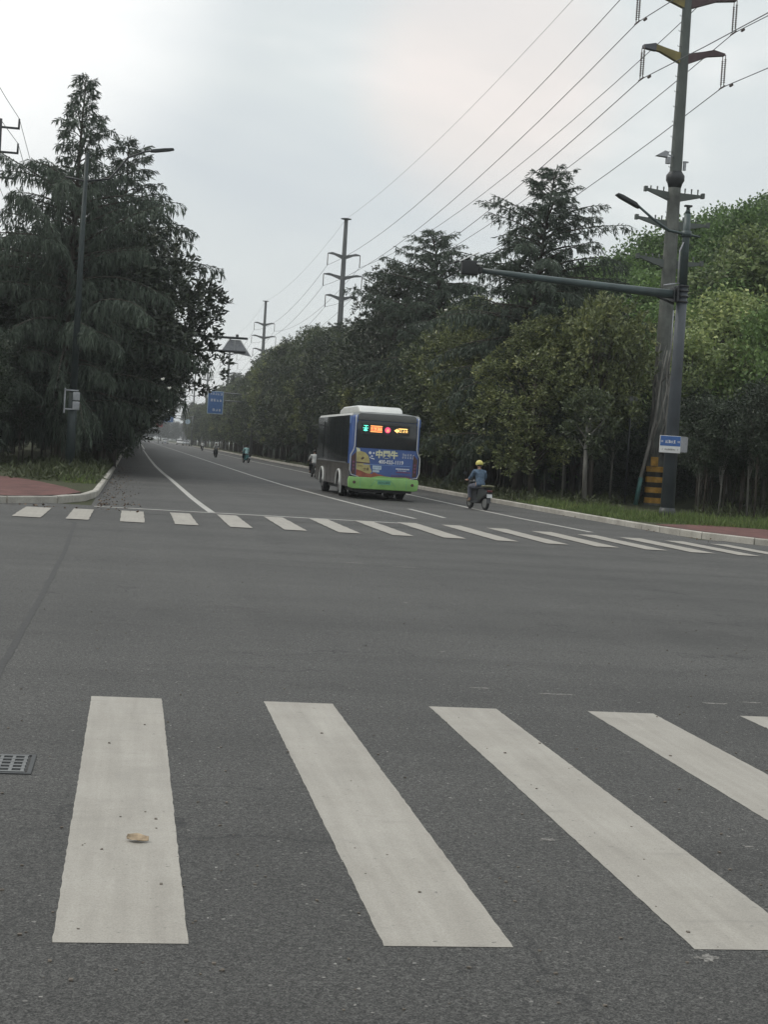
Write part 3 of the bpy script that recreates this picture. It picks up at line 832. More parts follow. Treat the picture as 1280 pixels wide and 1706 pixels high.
# ---- left wooden utility pole at the picture's edge
t = thing('utility_pole', 'thin dark utility pole with three side arms at the upper left edge', 'utility pole', (-6.9, 75, .1))
mb = MB(); mb.tube([(0, 0, 0), (0, 0, 15.8)], [.17, .10], 8); mb.build('pole', M['dark_metal'], t)
for z in (15.42, 14.28, 13.1):
    mb = MB(); mb.box((.05, 0, z), (1.7, .09, .09)); mb.build('crossarm', M['dark_metal'], t)
    for x_ in (-.78, .86):
        mb = MB(); mb.tube([(x_, 0, z), (x_, 0, z + .45)], [.05, .045], 8); mb.build('insulator', M['dark_metal'], t)
k = 0
for z in (15.97, 14.83, 13.65):
    for x_ in (-7.68, -6.04):
        k += 1
        cable([(x_ - .4, -20, z - .5), (x_, 75, z), (x_ + .2, 175, z)], 'overhead_wire', '%s overhead wire on the %s of the utility pole at the left edge' % ({15.97: 'top', 14.83: 'middle', 13.65: 'lowest'}[z], 'left' if x_ < -7 else 'right'), 'overhead wires at the left edge', .014, 1.8)

# ---- cantilever with hanging triangular panel seen from behind (120 m down the road)
t = thing('sign_gantry', 'dark double arm reaching out of the left trees with a hanging triangular panel', 'sign gantry', (-1.9, 120, .12))
mb = MB(); mb.tube([(0, 0, 0), (0, 0, 10)], [.22, .16], 10); mb.build('post', M['dark_metal'], t)
for z in (9.38, 8.34):
    mb = MB(); mb.tube([(0, 0, z), (10.0 + (.1 if z > 9 else 0), -.1, z + .08)], [.11, .095], 8); mb.build('arm', M['dark_metal'], t)
mb = MB()
mb.prism([(8.75, 9.33), (9.55, 9.33), (10.45, 8.14), (8.2, 8.5)], 'Y', .14, .17); pn = mb.build('triangle_panel', M['sign_back'], t)
mb = MB(); mb.tube([(8.72, .1, 9.35), (8.15, .1, 8.48), (10.5, .1, 8.12), (9.58, .1, 9.35)], .022, 5); mb.tube([(9.15, .1, 9.3), (9.15, .1, 8.3)], .02, 5); mb.build('rim', M['soft_white'], pn)
mb = MB(); mb.box((9.3, 0, 9.6), (.2, .2, .26)); mb.build('camera', M['dark_metal'], t)

# ---- blue direction signs further down
def blue_sign(lab, loc, w_, h_, zc, armx, rows, name='direction_sign'):
    t = thing(name, lab, 'direction sign', loc)
    mb = MB(); mb.tube([(armx, .1, 0), (armx, .1, zc + h_ / 2 + .1)], [.2, .14], 8); mb.build('post', M['galvanized'], t)
    mb = MB(); mb.tube([(armx, .1, zc + h_ * .42), (-w_ / 2, .1, zc + h_ * .46)], [.1, .07], 8); mb.tube([(armx, .1, zc + h_ * .1), (-w_ / 2, .1, zc + h_ * .12)], [.1, .07], 8); mb.build('arm', M['galvanized'], t)
    mb = MB(); mb.box((0, -.05, zc), (w_, .06, h_)); p_ = mb.build('panel', M['ad_pale'], t)
    mb = MB(); mb.box((0, -.085, zc), (w_ - .14, .01, h_ - .14)); mb.build('blue_face', M['sign_blue_far'], p_)
    mb = MB(); rr = random.Random(9)
    for (fx, fz, s_, n_) in rows:
        for q in range(n_): glyph(mb, fx * w_ + (q - (n_ - 1) / 2) * s_ * 1.05, zc + fz * h_, s_, -.093, rr)
    mb.build('lettering', M['white_paint'], p_)
    return t
blue_sign('large blue direction sign hanging over the right lane beyond the bus', (9.55, 190, .1), 1.9, 2.75, 6.2, 4.6, [(.1, .38, .30, 4), (-.3, .40, .34, 1), (.05, .10, .34, 4), (.1, -.32, .34, 3)])
blue_sign('small far blue direction sign near the end of the road', (8.6, 400, .1), 2.4, 1.9, 6.6, 6, [(0, .2, .4, 4), (0, -.2, .4, 3)])
t = thing('round_sign', 'small pale round sign on a post beside the far blue sign', 'road sign', (12.9, 385, .1))
mb = MB(); mb.tube([(0, 0, 0), (0, 0, 6.2)], .07, 6); mb.build('post', M['galvanized'], t)
mb = MB(); mb.tube([(0, -.1, 5.9), (0, -.06, 5.9)], .62, 16); mb.build('plate', M['ad_pale'], t)
t = thing('red_sign', 'small red and white sign at the far end of the road', 'road sign', (6.6, 420, .1))
mb = MB(); mb.tube([(0, 0, 0), (0, 0, 5.6)], .08, 6); mb.build('post', M['galvanized'], t)
mb = MB(); mb.box((0, -.1, 5.2), (1.8, .06, 1.5)); mb.build('panel', M['sign_red'], t)
mb = MB(); mb.box((.1, -.14, 5.2), (.5, .02, .9)); mb.build('mark', M['soft_white'], t)
# small notice board at the edge of the trees (greenish plate beside the tower)
t = thing('notice_plate', 'small grey green plate on a post between the trees left of the tower', 'sign', (19.35, 59.5, .13))
mb = MB(); mb.tube([(0, 0, 0), (0, 0, 4.3)], .035, 8); mb.build('post', M['dark_metal'], t)
mb = MB(); mb.box((0, -.06, 4.1), (.46, .03, .34)); mb.build('plate', M['galvanized'], t)

# ================================================================== BUS
t = thing('bus', 'blue and green city bus seen from behind with lit route display', 'bus', (8.27, 51.2, 0), R(0.6))
HW, LB = 1.17, 8.7
mb = MB(); mb.box((0, LB / 2, 1.86), (2 * HW - .02, LB, 1.84)); mb.build('body', M['bus_blue'], t, bevel=.11)
mb = MB(); mb.box((0, LB / 2, .60), (2.0, LB - .3, .68)); mb.box((0, 1.4, .30), (1.7, 2.2, .16)); mb.build('underbody', M['black'], t)
WY = (2.35, 6.75)
def side_outline(inset=0):
    pts = [(.08, .36), (LB - .05, .36), (LB - .05, 1.14), (.08, 1.14)]
    res = [(.08, .40)]
    for wy in WY:
        for k in range(13):
            an = math.pi - math.pi * k / 12; res.append((wy + .52 * math.cos(an), .40 + .50 * math.sin(an) ** .9 if math.sin(an) > 1e-6 else .40))
    return res + [(LB - .06, .40), (LB - .06, 1.16), (.08, 1.16)]
for sgn in (-1, 1):
    mb = MB(); mb.prism(side_outline(), 'X', sgn * (HW + .012), sgn * (HW - .05)); sp = mb.build('side_panel', M['bus_side'], t)
    mb = MB(); mb.box((sgn * (HW + .014), LB / 2 + .1, 1.175), (.02, LB - 1.3, .035)); mb.build('waist_rail', M['rim'], t)
    for wy in WY:
        mb = MB(); pts = [(sgn * (HW + .02), wy + .54 * math.cos(math.pi - math.pi * k / 14), .38 + .53 * math.sin(math.pi * k / 14)) for k in range(15)]
        mb.tube(pts, .035, 6); mb.build('wheel_arch', M['bus_white'], sp)
    mb = MB()
    for y_ in (.55, 1.5, 3.3, 4.4, 5.5): mb.box((sgn * (HW + .0135), y_, .78), (.006, .018, .7))
    mb.build('panel_gap', M['black'], sp)
    mb = MB(); mb.box((sgn * (HW - .002), LB / 2 + .2, 1.965), (.02, LB - .56, 1.60)); wd = mb.build('side_window', M['bus_glass'], t, bevel=.008)
    mb = MB()
    for y_ in (2.1, 3.7, 5.3, 6.9): mb.box((sgn * (HW + .009), y_, 1.93), (.006, .04, 1.34))
    mb.build('window_bar', M['black'], wd)
    mb = MB(); mb.box((sgn * (HW + .002), .26, 2.62), (.02, .24, .26)); mb.build('corner_patch', M['bus_sky'], t)
    for wy in WY:
        mb = MB(); x0, x1 = sgn * (HW - .28), sgn * (HW - .03)
        mb.tube([(x0, wy, .44), (x0 + (x1 - x0) * .1, wy, .44), (x0 + (x1 - x0) * .9, wy, .44), (x1, wy, .44)], [.40, .44, .44, .39], 22); wh = mb.build('wheel', M['tyre'], t)
        mb = MB(); mb.tube([(x1 - sgn * .02, wy, .44), (x1 + sgn * .008, wy, .44)], [.27, .24], 16); mb.tube([(x1, wy, .44), (x1 + sgn * .04, wy, .44)], [.10, .08], 10); mb.build('rim', M['rim'], wh)
mb = MB(); mb.box((-HW - .01, 1.72, .30), (.05, .02, .34)); mb.build('mud_flap', M['bus_white'], t)
# dark lower rear axle and inner tyres as seen under the bumper
mb = MB(); mb.box((-.62, 2.3, .42), (.3, .8, .8)); mb.box((.62, 2.3, .42), (.3, .8, .8)); mb.build('inner_tyre', M['tyre'], t, bevel=.12)
mb = MB(); mb.tube([(-.4, .25, .33), (.15, .25, .31)], .02, 6); mb.tube([(.42, .2, .33), (.62, .2, .31)], .03, 6); mb.build('exhaust_guard', M['rim'], t)
# roof
mb = MB(); mb.prism([(-HW + .02, 2.75), (-HW + .06, 2.84), (-.6, 2.90), (.6, 2.90), (HW - .06, 2.84), (HW - .02, 2.75)], 'Y', .12, LB - .1); mb.build('roof', M['bus_white'], t)
mb = MB(); mb.prism([(.35, 2.88), (.62, 3.06), (1.0, 3.12), (4.2, 3.12), (4.9, 3.04), (5.3, 2.88)], 'X', -.88, .62); mb.build('roof_pod', M['bus_white'], t, bevel=.07)
# rear face
def rear(poly, y0, y1): m_ = MB(); m_.prism(poly, 'Y', y0, y1); return m_
rear([(-.98, 1.70), (-.99, 2.50), (-.94, 2.60), (1.0, 2.60), (1.04, 2.50), (1.05, 1.70)], -.018, .05).build('rear_window', M['bus_glass'], t, bevel=.01)
rear([(-.97, 2.61), (-.96, 2.80), (-.9, 2.85), (.9, 2.85), (1.0, 2.80), (1.03, 2.61)], -.03, .06).build('rear_hatch', M['bus_grey'], t, bevel=.02)
for sgn in (-1, 1):
    mb = MB(); x_ = sgn * 1.05 + .02
    mb.tube([(x_, -.02, 2.78), (x_, -.03, 2.5), (x_, -.03, 1.75), (x_ + sgn * .03, -.03, 1.62), (x_ + sgn * .12, -.03, 1.45), (x_ + sgn * .125, -.03, .95), (x_ + sgn * .06, -.035, .79), (x_ - sgn * .18, -.035, .74)], .016, 6); mb.build('rear_trim', M['bus_white'], t)
rear([(-1.12, .78), (-1.13, 1.42), (-1.0, 1.68), (1.03, 1.68), (1.14, 1.44), (1.14, .78), (.95, .72), (-.95, .72)], -.022, .05).build('advert_board', M['bus_blue'], t)
ad = [o for o in t.children if o.name.startswith('advert_board')][0]
def adp(name, poly, y, mat, lab=None): m_ = MB(); m_.prism(poly, 'Y', -.0225 - y, -.0205); return m_.build(name, mat, ad, label=lab)
adp('red_swirl', [(-.94, .735), (-.94, 1.0), (-.75, .93), (-.55, .86), (-.40, .85), (-.35, .92), (-.2, .86), (-.1, .84), (.05, .80), (.3, .78), (.7, .80), (.95, .78), (.9, .73)], .002, M['ad_red'])
adp('green_strip', [(-.45, .725), (-.15, .80), (.3, .775), (.75, .79), (.95, .75), (.95, .725)], .004, M['bus_green'])
adp('yellow_bag', [(-.94, .98), (-.96, 1.58), (-.80, 1.585), (-.66, 1.55), (-.55, 1.44), (-.50, 1.28), (-.47, 1.05), (-.40, .93), (-.47, .85), (-.6, .87), (-.8, .95)], .005, M['ad_yellow'])
adp('bag_top', [(-.94, 1.56), (-.98, 1.70), (-.86, 1.67), (-.83, 1.58)], .0065, M['ad_cream'])
adp('bag_band', [(-.95, 1.19), (-.95, 1.235), (-.49, 1.215), (-.49, 1.175)], .008, M['ad_brown'])
adp('bag_mark', [(-.80, 1.34), (-.74, 1.41), (-.68, 1.37), (-.72, 1.32), (-.78, 1.30)], .008, M['ad_brown'])
mb = MB(); rr = random.Random(2)
for k in range(2): glyph(mb, -.66 + k * .1, 1.01, .11, -.034, rr)
for k in range(4): glyph(mb, -.87 + k * .045, 1.10, .04, -.034, rr)
mb.build('bag_print', M['ad_brown'], ad)
mb = MB()
for (x_, z_, r_) in ((-.50, 1.545, .048), (-.375, 1.545, .03), (-.43, 1.44, .03), (-.49, 1.40, .02)): mb.tube([(x_, -.03, z_), (x_, -.022, z_)], r_, 14)
mb.box((-.40, -.026, 1.36), (.12, .008, .03), 0, 0, R(12)); mb.build('emblem', M['ad_white'], ad)
text_mesh('中国牛', .27, 'brand_lettering', M['ad_cream'], ad, (.06, -.031, 1.50), (R(90), 0, 0), .004, .012, width=.74)
text_mesh('400-025-1119', .17, 'phone_number', M['ad_white'], ad, (.22, -.031, 1.265), (R(90), 0, 0), .004, .004, width=.84)
mb = MB(); rr = random.Random(5)
for k in range(5): glyph(mb, .62 + k * .085, 1.545, .075, -.03, rr); glyph(mb, .62 + k * .085, 1.455, .07, -.03, rr)
for k in range(8): mb.box((.42 + k * .058, -.027, 1.065), (.045, .008, .04))
for k in range(6): mb.box((.48 + k * .05, -.027, 1.005), (.03, .008, .02))
mb.build('slogan', M['ad_white'], ad)
mb = MB(); mb.box((-.24, -.027, 1.07), (.3, .008, .13)); mb.box((-.27, -.0255, .95), (.22, .008, .07)); mb.build('pale_label', M['ad_pale'], ad)
mb = MB(); rr = random.Random(8)
for k in range(5): glyph(mb, -.34 + k * .05, 1.075, .045, -.033, rr)
mb.build('label_print', M['bus_blue'], ad)
mb = MB(); rr = random.Random(6)
for k in range(9): glyph(mb, .28 + k * .072, .83, .075, -.032, rr)
mb.box((.66, -.027, .955), (.5, .008, .035)); mb.build('red_lettering', M['ad_plum'], ad)
mb = MB(); mb.box((.1, -.026, 1.165), (1.6, .008, .022)); mb.build('panel_seam', M['bus_sky'], ad)
for sgn in (-1, 1):
    poly = [(sgn * .96, .80), (sgn * 1.10, .83), (sgn * 1.115, 1.40), (sgn * .97, 1.55)]
    m_ = MB(); m_.prism(poly, 'Y', -.036, .0); tl = m_.build('tail_light', M['ad_brown'], t)
    mb = MB()
    for z_ in (1.22, 1.10, .99): mb.tube([(sgn * 1.035, -.044, z_), (sgn * 1.035, -.03, z_)], .038, 10)
    mb.build('lens', M['ad_plum'], tl)
# LED route display: dots and strokes that cannot be read
fr = MB(); fr.box((-.02, -.024, 2.33), (1.62, .012, .34)); dsp = fr.build('route_display', M['black'], t)
mb = MB(); rr = random.Random(12); glyph(mb, -.70, 2.36, .2, -.034, rr); mb.tube([(-.70, -.036, 2.30), (-.70, -.03, 2.30)], .045, 10); mb.build('green_character', M['led_green'], dsp)
mb = MB(); mb.box((-.33, -.031, 2.35), (.36, .004, .17)); mb.build('red_block', M['led_red'], dsp)
mb = MB(); rr = random.Random(13)
for k in range(4): glyph(mb, -.50 + k * .105, 2.345, .115, -.036, rr)
for z_ in (2.44, 2.25): mb.box((-.34, -.036, z_), (.40, .004, .022))
mb.build('orange_characters', M['led_orange'], dsp)
mb = MB(); mb.tube([(.045, -.034, 2.33), (.045, -.03, 2.33)], .10, 14); mb.build('pink_disc', M['led_pink'], dsp)
mb = MB(); rr = random.Random(14); glyph(mb, .045, 2.33, .12, -.038, rr); mb.build('disc_character', M['led_orange'], dsp)
mb = MB(); mb.prism([(.26, 2.33), (.38, 2.40), (.38, 2.36), (.44, 2.36), (.44, 2.29), (.38, 2.29), (.38, 2.25)], 'Y', -.038, -.03)
rr = random.Random(15)
for k in range(3): glyph(mb, .48 + k * .10, 2.33, .11, -.036, rr)
mb.box((.56, -.036, 2.395), (.30, .004, .03)); mb.build('yellow_characters', M['led_yellow'], dsp)
# bumper with lamps and plate
mb = MB(); mb.prism([(-1.17, .38), (-1.19, .62), (-1.16, .73), (1.16, .73), (1.19, .62), (1.17, .38), (1.05, .34), (-1.05, .34)], 'Y', -.07, .12); bp = mb.build('bumper', M['bus_green'], t, bevel=.025)
mb = MB()
for x_ in (-.78, .78): mb.box((x_, -.071, .54), (.012, .006, .34))
for a_, b_ in (((-.42, .44), (-.26, .66)), ((-.26, .66), (.26, .66)), ((.26, .66), (.42, .44))): mb.tube([(a_[0], -.071, a_[1]), (b_[0], -.071, b_[1])], .008, 4)
mb.build('seam', M['plate_green'], bp)
for x_ in (-.98, .98):
    mb = MB(); mb.tube([(x_, -.085, .55), (x_, -.05, .55)], [.048, .06], 12); mb.build('fog_lamp', M['ad_brown'], bp)
mb = MB(); mb.box((.02, -.078, .58), (.44, .012, .13)); pl = mb.build('number_plate', M['plate_green'], bp)
mb = MB(); rr = random.Random(21)
for k in range(7): glyph(mb, -.15 + k * .055, .58, .06, -.086, rr)
mb.build('plate_characters', M['black'], pl)
for sgn in (-1, 1):
    mb = MB(); mb.tube([(sgn * HW, LB - .1, 2.5), (sgn * (HW + .25), LB + .25, 2.4), (sgn * (HW + .27), LB + .25, 2.15)], .02, 6); mb.box((sgn * (HW + .27), LB + .25, 1.95), (.2, .1, .4)); mb.build('mirror', M['black'], t)

# ================================================================== PEOPLE ON SCOOTERS
def skin_obj(name, joints, edges, mat, parent, sub=2):
    me = bpy.data.meshes.new(name)
    me.from_pydata([j[0] for j in joints], edges, [])
    me.materials.append(mat)
    o = bpy.data.objects.new(name, me); COL.objects.link(o)
    o.modifiers.new('Skin', 'SKIN').use_smooth_shade = True
    for i, j in enumerate(joints):
        sv = me.skin_vertices[0].data[i]; r_ = j[1]
        sv.radius = r_ if isinstance(r_, tuple) else (r_, r_); sv.use_root = (i == 0)
    ss = o.modifiers.new('Sub', 'SUBSURF'); ss.levels = sub; ss.render_levels = sub
    dg = bpy.context.evaluated_depsgraph_get()
    m2 = bpy.data.meshes.new_from_object(o.evaluated_get(dg)); m2.name = name
    bpy.data.objects.remove(o)
    m2.materials.clear(); m2.materials.append(mat)
    for p in m2.polygons: p.use_smooth = True
    o = bpy.data.objects.new(name, m2); COL.objects.link(o)
    if parent: o.parent = parent
    return o

def rider(loc, rz, lab, shirt, trou, helmet, lean=0.0):
    """seated figure facing +Y; feet on the footboard, hands on the grips"""
    t = thing('person', lab, 'person', loc, rz, 'people riding scooters along the right side')
    J = [((0, 0, .82), .13), ((0, .04, 1.0), .125), ((0, .10, 1.17), .135), ((0, .13, 1.29), .12), ((0, .155, 1.37), .052), ((0, .17, 1.43), .05), ((0, .185, 1.51), .088), ((0, .19, 1.59), .08)]
    E_ = [(0, 1), (1, 2), (2, 3), (3, 4), (4, 5), (5, 6), (6, 7)]
    for sg in (-1, 1):
        b = len(J)
        J += [((sg * .17, .13, 1.28), .062), ((sg * .27, .22, 1.08), .048), ((sg * .30, .40, .98), .036), ((sg * .29, .50, .98), .030), ((sg * .285, .56, .985), .034)]
        E_ += [(3, b), (b, b + 1), (b + 1, b + 2), (b + 2, b + 3), (b + 3, b + 4)]
        for q in range(4):
            k = len(J); dx = (q - 1.5) * .019
            J += [((sg * .285 + dx, .60, .985), .010), ((sg * .285 + dx, .625 - .004 * abs(q - 1.5), .968), .009), ((sg * .285 + dx, .612, .948), .008)]
            E_ += [(b + 4, k), (k, k + 1), (k + 1, k + 2)]
        k = len(J); J += [((sg * .25, .575, .965), .011), ((sg * .245, .60, .95), .009)]; E_ += [(b + 4, k), (k, k + 1)]
        b = len(J)
        J += [((sg * .11, .06, .80), .10), ((sg * .19, .42, .78), .07), ((sg * .19, .44, .52), .052), ((sg * .18, .40, .32), .038), ((sg * .18, .50, .28), .035), ((sg * .18, .60, .27), .026)]
        E_ += [(0, b), (b, b + 1), (b + 1, b + 2), (b + 2, b + 3), (b + 3, b + 4), (b + 4, b + 5)]
    body = skin_obj('body', J, E_, M['skin_tone'], t, 1)
    # face
    mb = MB(); mb.add([(0, .285, 1.53), (-.014, .272, 1.495), (.014, .272, 1.495), (0, .297, 1.50)], [(0, 1, 3), (0, 3, 2), (1, 2, 3)])
    for sg in (-1, 1): mb.sphere((sg * .088, .19, 1.51), (.012, .025, .034), 8, 6)
    mb.build('face_feature', M['skin_tone'], t)
    mb = MB(); mb.sphere((0, .17, 1.545), (.092, .098, .09), 12, 8); mb.build('hair', M['hair'], t)
    J = [((0, -.03, .78), (.185, .15)), ((0, -.01, .88), (.18, .145)), ((0, .03, 1.0), (.165, .135)), ((0, .09, 1.17), (.185, .15)), ((0, .125, 1.30), (.16, .115)), ((0, .15, 1.36), (.07, .06))]
    E_ = [(0, 1), (1, 2), (2, 3), (3, 4), (4, 5)]
    for sg in (-1, 1):
        b = len(J); J += [((sg * .19, .13, 1.285), .085), ((sg * .265, .20, 1.11), .068), ((sg * .29, .34, 1.01), .052)]; E_ += [(4, b), (b, b + 1), (b + 1, b + 2)]
    skin_obj('shirt', J, E_, shirt, t)
    J = [((0, .0, .83), (.17, .125))]; E_ = []
    for sg in (-1, 1):
        b = len(J); J += [((sg * .12, .1, .80), .115), ((sg * .19, .43, .785), .084), ((sg * .19, .44, .55), .068), ((sg * .18, .41, .36), .058)]
        E_ += [(0, b), (b, b + 1), (b + 1, b + 2), (b + 2, b + 3)]
    skin_obj('trousers', J, E_, trou, t)
    for sg in (-1, 1):
        mb = MB(); mb.sphere((sg * .18, .49, .285), (.045, .125, .048), 10, 7); mb.build('shoe', M['shoe'], t)
    if helmet:
        mb = MB(); mb.sphere((0, .18, 1.565), (.125, .14, .125), 18, 12, -.25); mb.tube([(0, .18, 1.528), (0, .18, 1.54)], [.137, .13], 18); mb.build('helmet', helmet, t)
    return t

def scooter(loc, rz, lab, colr, box=None):
    t = thing('scooter', lab, 'scooter', loc, rz, 'scooters on the right side of the road')
    for y_ in (-.52, .72):
        mb = MB()
        pts = [(0, y_ + .205 * math.cos(k * math.pi / 9), .245 + .205 * math.sin(k * math.pi / 9)) for k in range(19)]
        mb.tube(pts, .048, 8, cap=False); wh = mb.build('wheel', M['tyre'], t)
        mb = MB(); mb.tube([(-.05, y_, .245), (.05, y_, .245)], .15, 14); mb.build('hub', M['rim'], wh)
    mb = MB(); mb.prism([(-.78, .50), (-.82, .66), (-.55, .72), (-.1, .70), (.02, .34), (.42, .26), (.42, .22), (-.05, .22), (-.3, .36), (-.55, .46)], 'X', -.115, .115); mb.build('rear_body', colr, t, bevel=.04)
    mb = MB(); mb.prism([(-.62, .72), (-.60, .79), (-.3, .80), (.08, .77), (.12, .71)], 'X', -.135, .135); mb.build('seat', M['scooter_dark'], t, bevel=.03)
    mb = MB(); mb.prism([(.42, .24), (.50, .30), (.60, .86), (.53, .98), (.47, .94), (.50, .80), (.44, .34)], 'X', -.19, .19); mb.build('front_shield', colr, t, bevel=.025)
    mb = MB(); mb.box((0, .2, .235), (.34, .5, .05)); mb.build('footboard', M['scooter_dark'], t, bevel=.01)
    mb = MB(); mb.tube([(0, .72, .245), (0, .60, .62), (0, .52, 1.0)], .028, 8); mb.build('fork', M['rim'], t)
    mb = MB(); mb.tube([(-.34, .55, .97), (-.16, .59, 1.0), (0, .54, 1.01), (.16, .59, 1.0), (.34, .55, .97)], .016, 7)
    mb.tube([(-.2, .58, 1.0), (-.30, .62, 1.2)], .007, 5); mb.tube([(.2, .58, 1.0), (.30, .62, 1.2)], .007, 5)
    for sg in (-1, 1): mb.box((sg * .32, .62, 1.23), (.12, .02, .08))
    mb.build('handlebar', M['scooter_dark'], t)
    mb = MB(); mb.prism([(.68, .44), (.86, .40), (.93, .26), (.88, .30), (.72, .46)], 'X', -.06, .06); mb.build('mudguard', colr, t)
    mb = MB(); mb.box((0, -.80, .66), (.2, .05, .07)); mb.build('tail_lamp', M['lamp_red'], t, bevel=.012)
    mb = MB(); mb.box((0, -.80, .50), (.19, .015, .13), 0, R(-12)); mb.build('number_plate', M['soft_white'], t)
    mb = MB(); mb.box((0, -.74, .36), (.16, .02, .22), 0, R(-15)); mb.build('mud_flap', M['scooter_dark'], t)
    if box:
        mb = MB(); mb.box((0, -.62, .82), (.40, .26, .07)); mb.build('rear_rack', box, t, bevel=.03)
    return t
RD = [(10.72, 47.4, 12, 'shirt_blue', 'trousers_grey', 'helmet_yellow', 'scooter_dark', 'person in blue shirt and yellow helmet riding to the right of the bus', 'dark scooter with olive rear rack ridden by the person in the yellow helmet'),
      (9.75, 84.0, 3, 'shirt_white', 'trousers_dark', None, 'scooter_dark', 'person in white shirt riding just left of the bus', 'dark scooter ridden just left of the bus'),
      (9.30, 129.0, 16, 'shirt_mint', 'trousers_dark', None, 'scooter_teal', 'person in pale mint top riding near the right kerb beyond the bus', 'teal scooter of the rider in the pale mint top'),
      (8.25, 157.0, 170, 'shirt_grey', 'trousers_dark', 'helmet_white', 'scooter_dark', 'person in grey shirt and pale helmet riding towards the camera', 'dark scooter coming towards the camera far down the road'),
      (11.0, 252.0, 2, 'shirt_white', 'trousers_dark', None, 'scooter_dark', 'tiny far person in white shirt riding by the right kerb', 'tiny far scooter by the right kerb')]
for (x, y, a_, sh, tr, hl, sc_, l1, l2) in RD:
    q1 = scooter((x, y, 0), R(a_), l2, M[sc_], M['scooter_olive'] if y < 60 else None)
    q2 = rider((x, y, 0), R(a_), l1, M[sh], M[tr], M[hl] if hl else None)
    q1.scale = q2.scale = (.91, .91, .91)

# ---- far cars
def car(lab, loc, rz, colr):
    t = thing('car', lab, 'car', loc, rz, 'cars at the far end of the road')
    mb = MB(); mb.prism([(-2.2, .3), (-2.25, .75), (-2.1, .95), (-1.55, 1.0), (1.1, 1.0), (2.1, .85), (2.25, .6), (2.2, .3)], 'X', -.88, .88); mb.build('body', colr, t, bevel=.07)
    mb = MB(); mb.prism([(-1.9, .98), (-1.2, 1.42), (.3, 1.44), (1.15, 1.0)], 'X', -.74, .74); mb.build('cabin', M['bus_glass'], t, bevel=.06)
    mb = MB(); mb.prism([(-1.25, 1.42), (-1.1, 1.47), (.2, 1.48), (.35, 1.43)], 'X', -.68, .68); mb.build('roof', colr, t, bevel=.015)
    for x_ in (-.8, .8):
        for y_ in (-1.35, 1.35):
            mb = MB(); mb.tube([(x_ - .1, y_, .32), (x_ + .1, y_, .32)], .32, 14); mb.build('wheel', M['tyre'], t)
        mb = MB(); mb.box((x_ * .9, -2.22, .8), (.3, .06, .14)); mb.build('tail_light', M['lamp_red'], t)
        mb = MB(); mb.box((x_ * .85, 2.2, .68), (.3, .08, .12)); mb.build('headlight', M['white_paint'], t)
    mb = MB(); mb.box((0, -2.27, .5), (.45, .02, .14)); mb.build('number_plate', M['sign_blue'], t)
    return t
car('pale car in the middle of the road at its far end', (9.4, 470, 0), R(0), M['car_white'])
car('white car parked by the right kerb at the far end', (13.0, 445, 0), R(180), M['car_white'])
car('silver car waiting behind the far parked white car', (14.0, 420, 0), R(180), M['car_silver'])

# ================================================================== TREES
def limbs_mesh(name, limbs, n=7):
    mb = MB()
    for pts, rad in limbs: mb.tube(pts, rad, n, cap=True)
    me = bpy.data.meshes.new(name); me.from_pydata(mb.v, [], mb.f); me.polygons.foreach_set('use_smooth', mb.sm); me.update(); return me

def arc(p0, d, L, bend, n=6, wob=.0):
    """a bent limb; bend is added to the direction as it grows"""
    p = Vector(p0); d = Vector(d).normalized(); res = [p.copy()]
    for k in range(n):
        d = (d + Vector(bend) / n + Vector([random.uniform(-wob, wob) for _ in range(3)])).normalized()
        p = p + d * (L / n); res.append(p.copy())
    return res

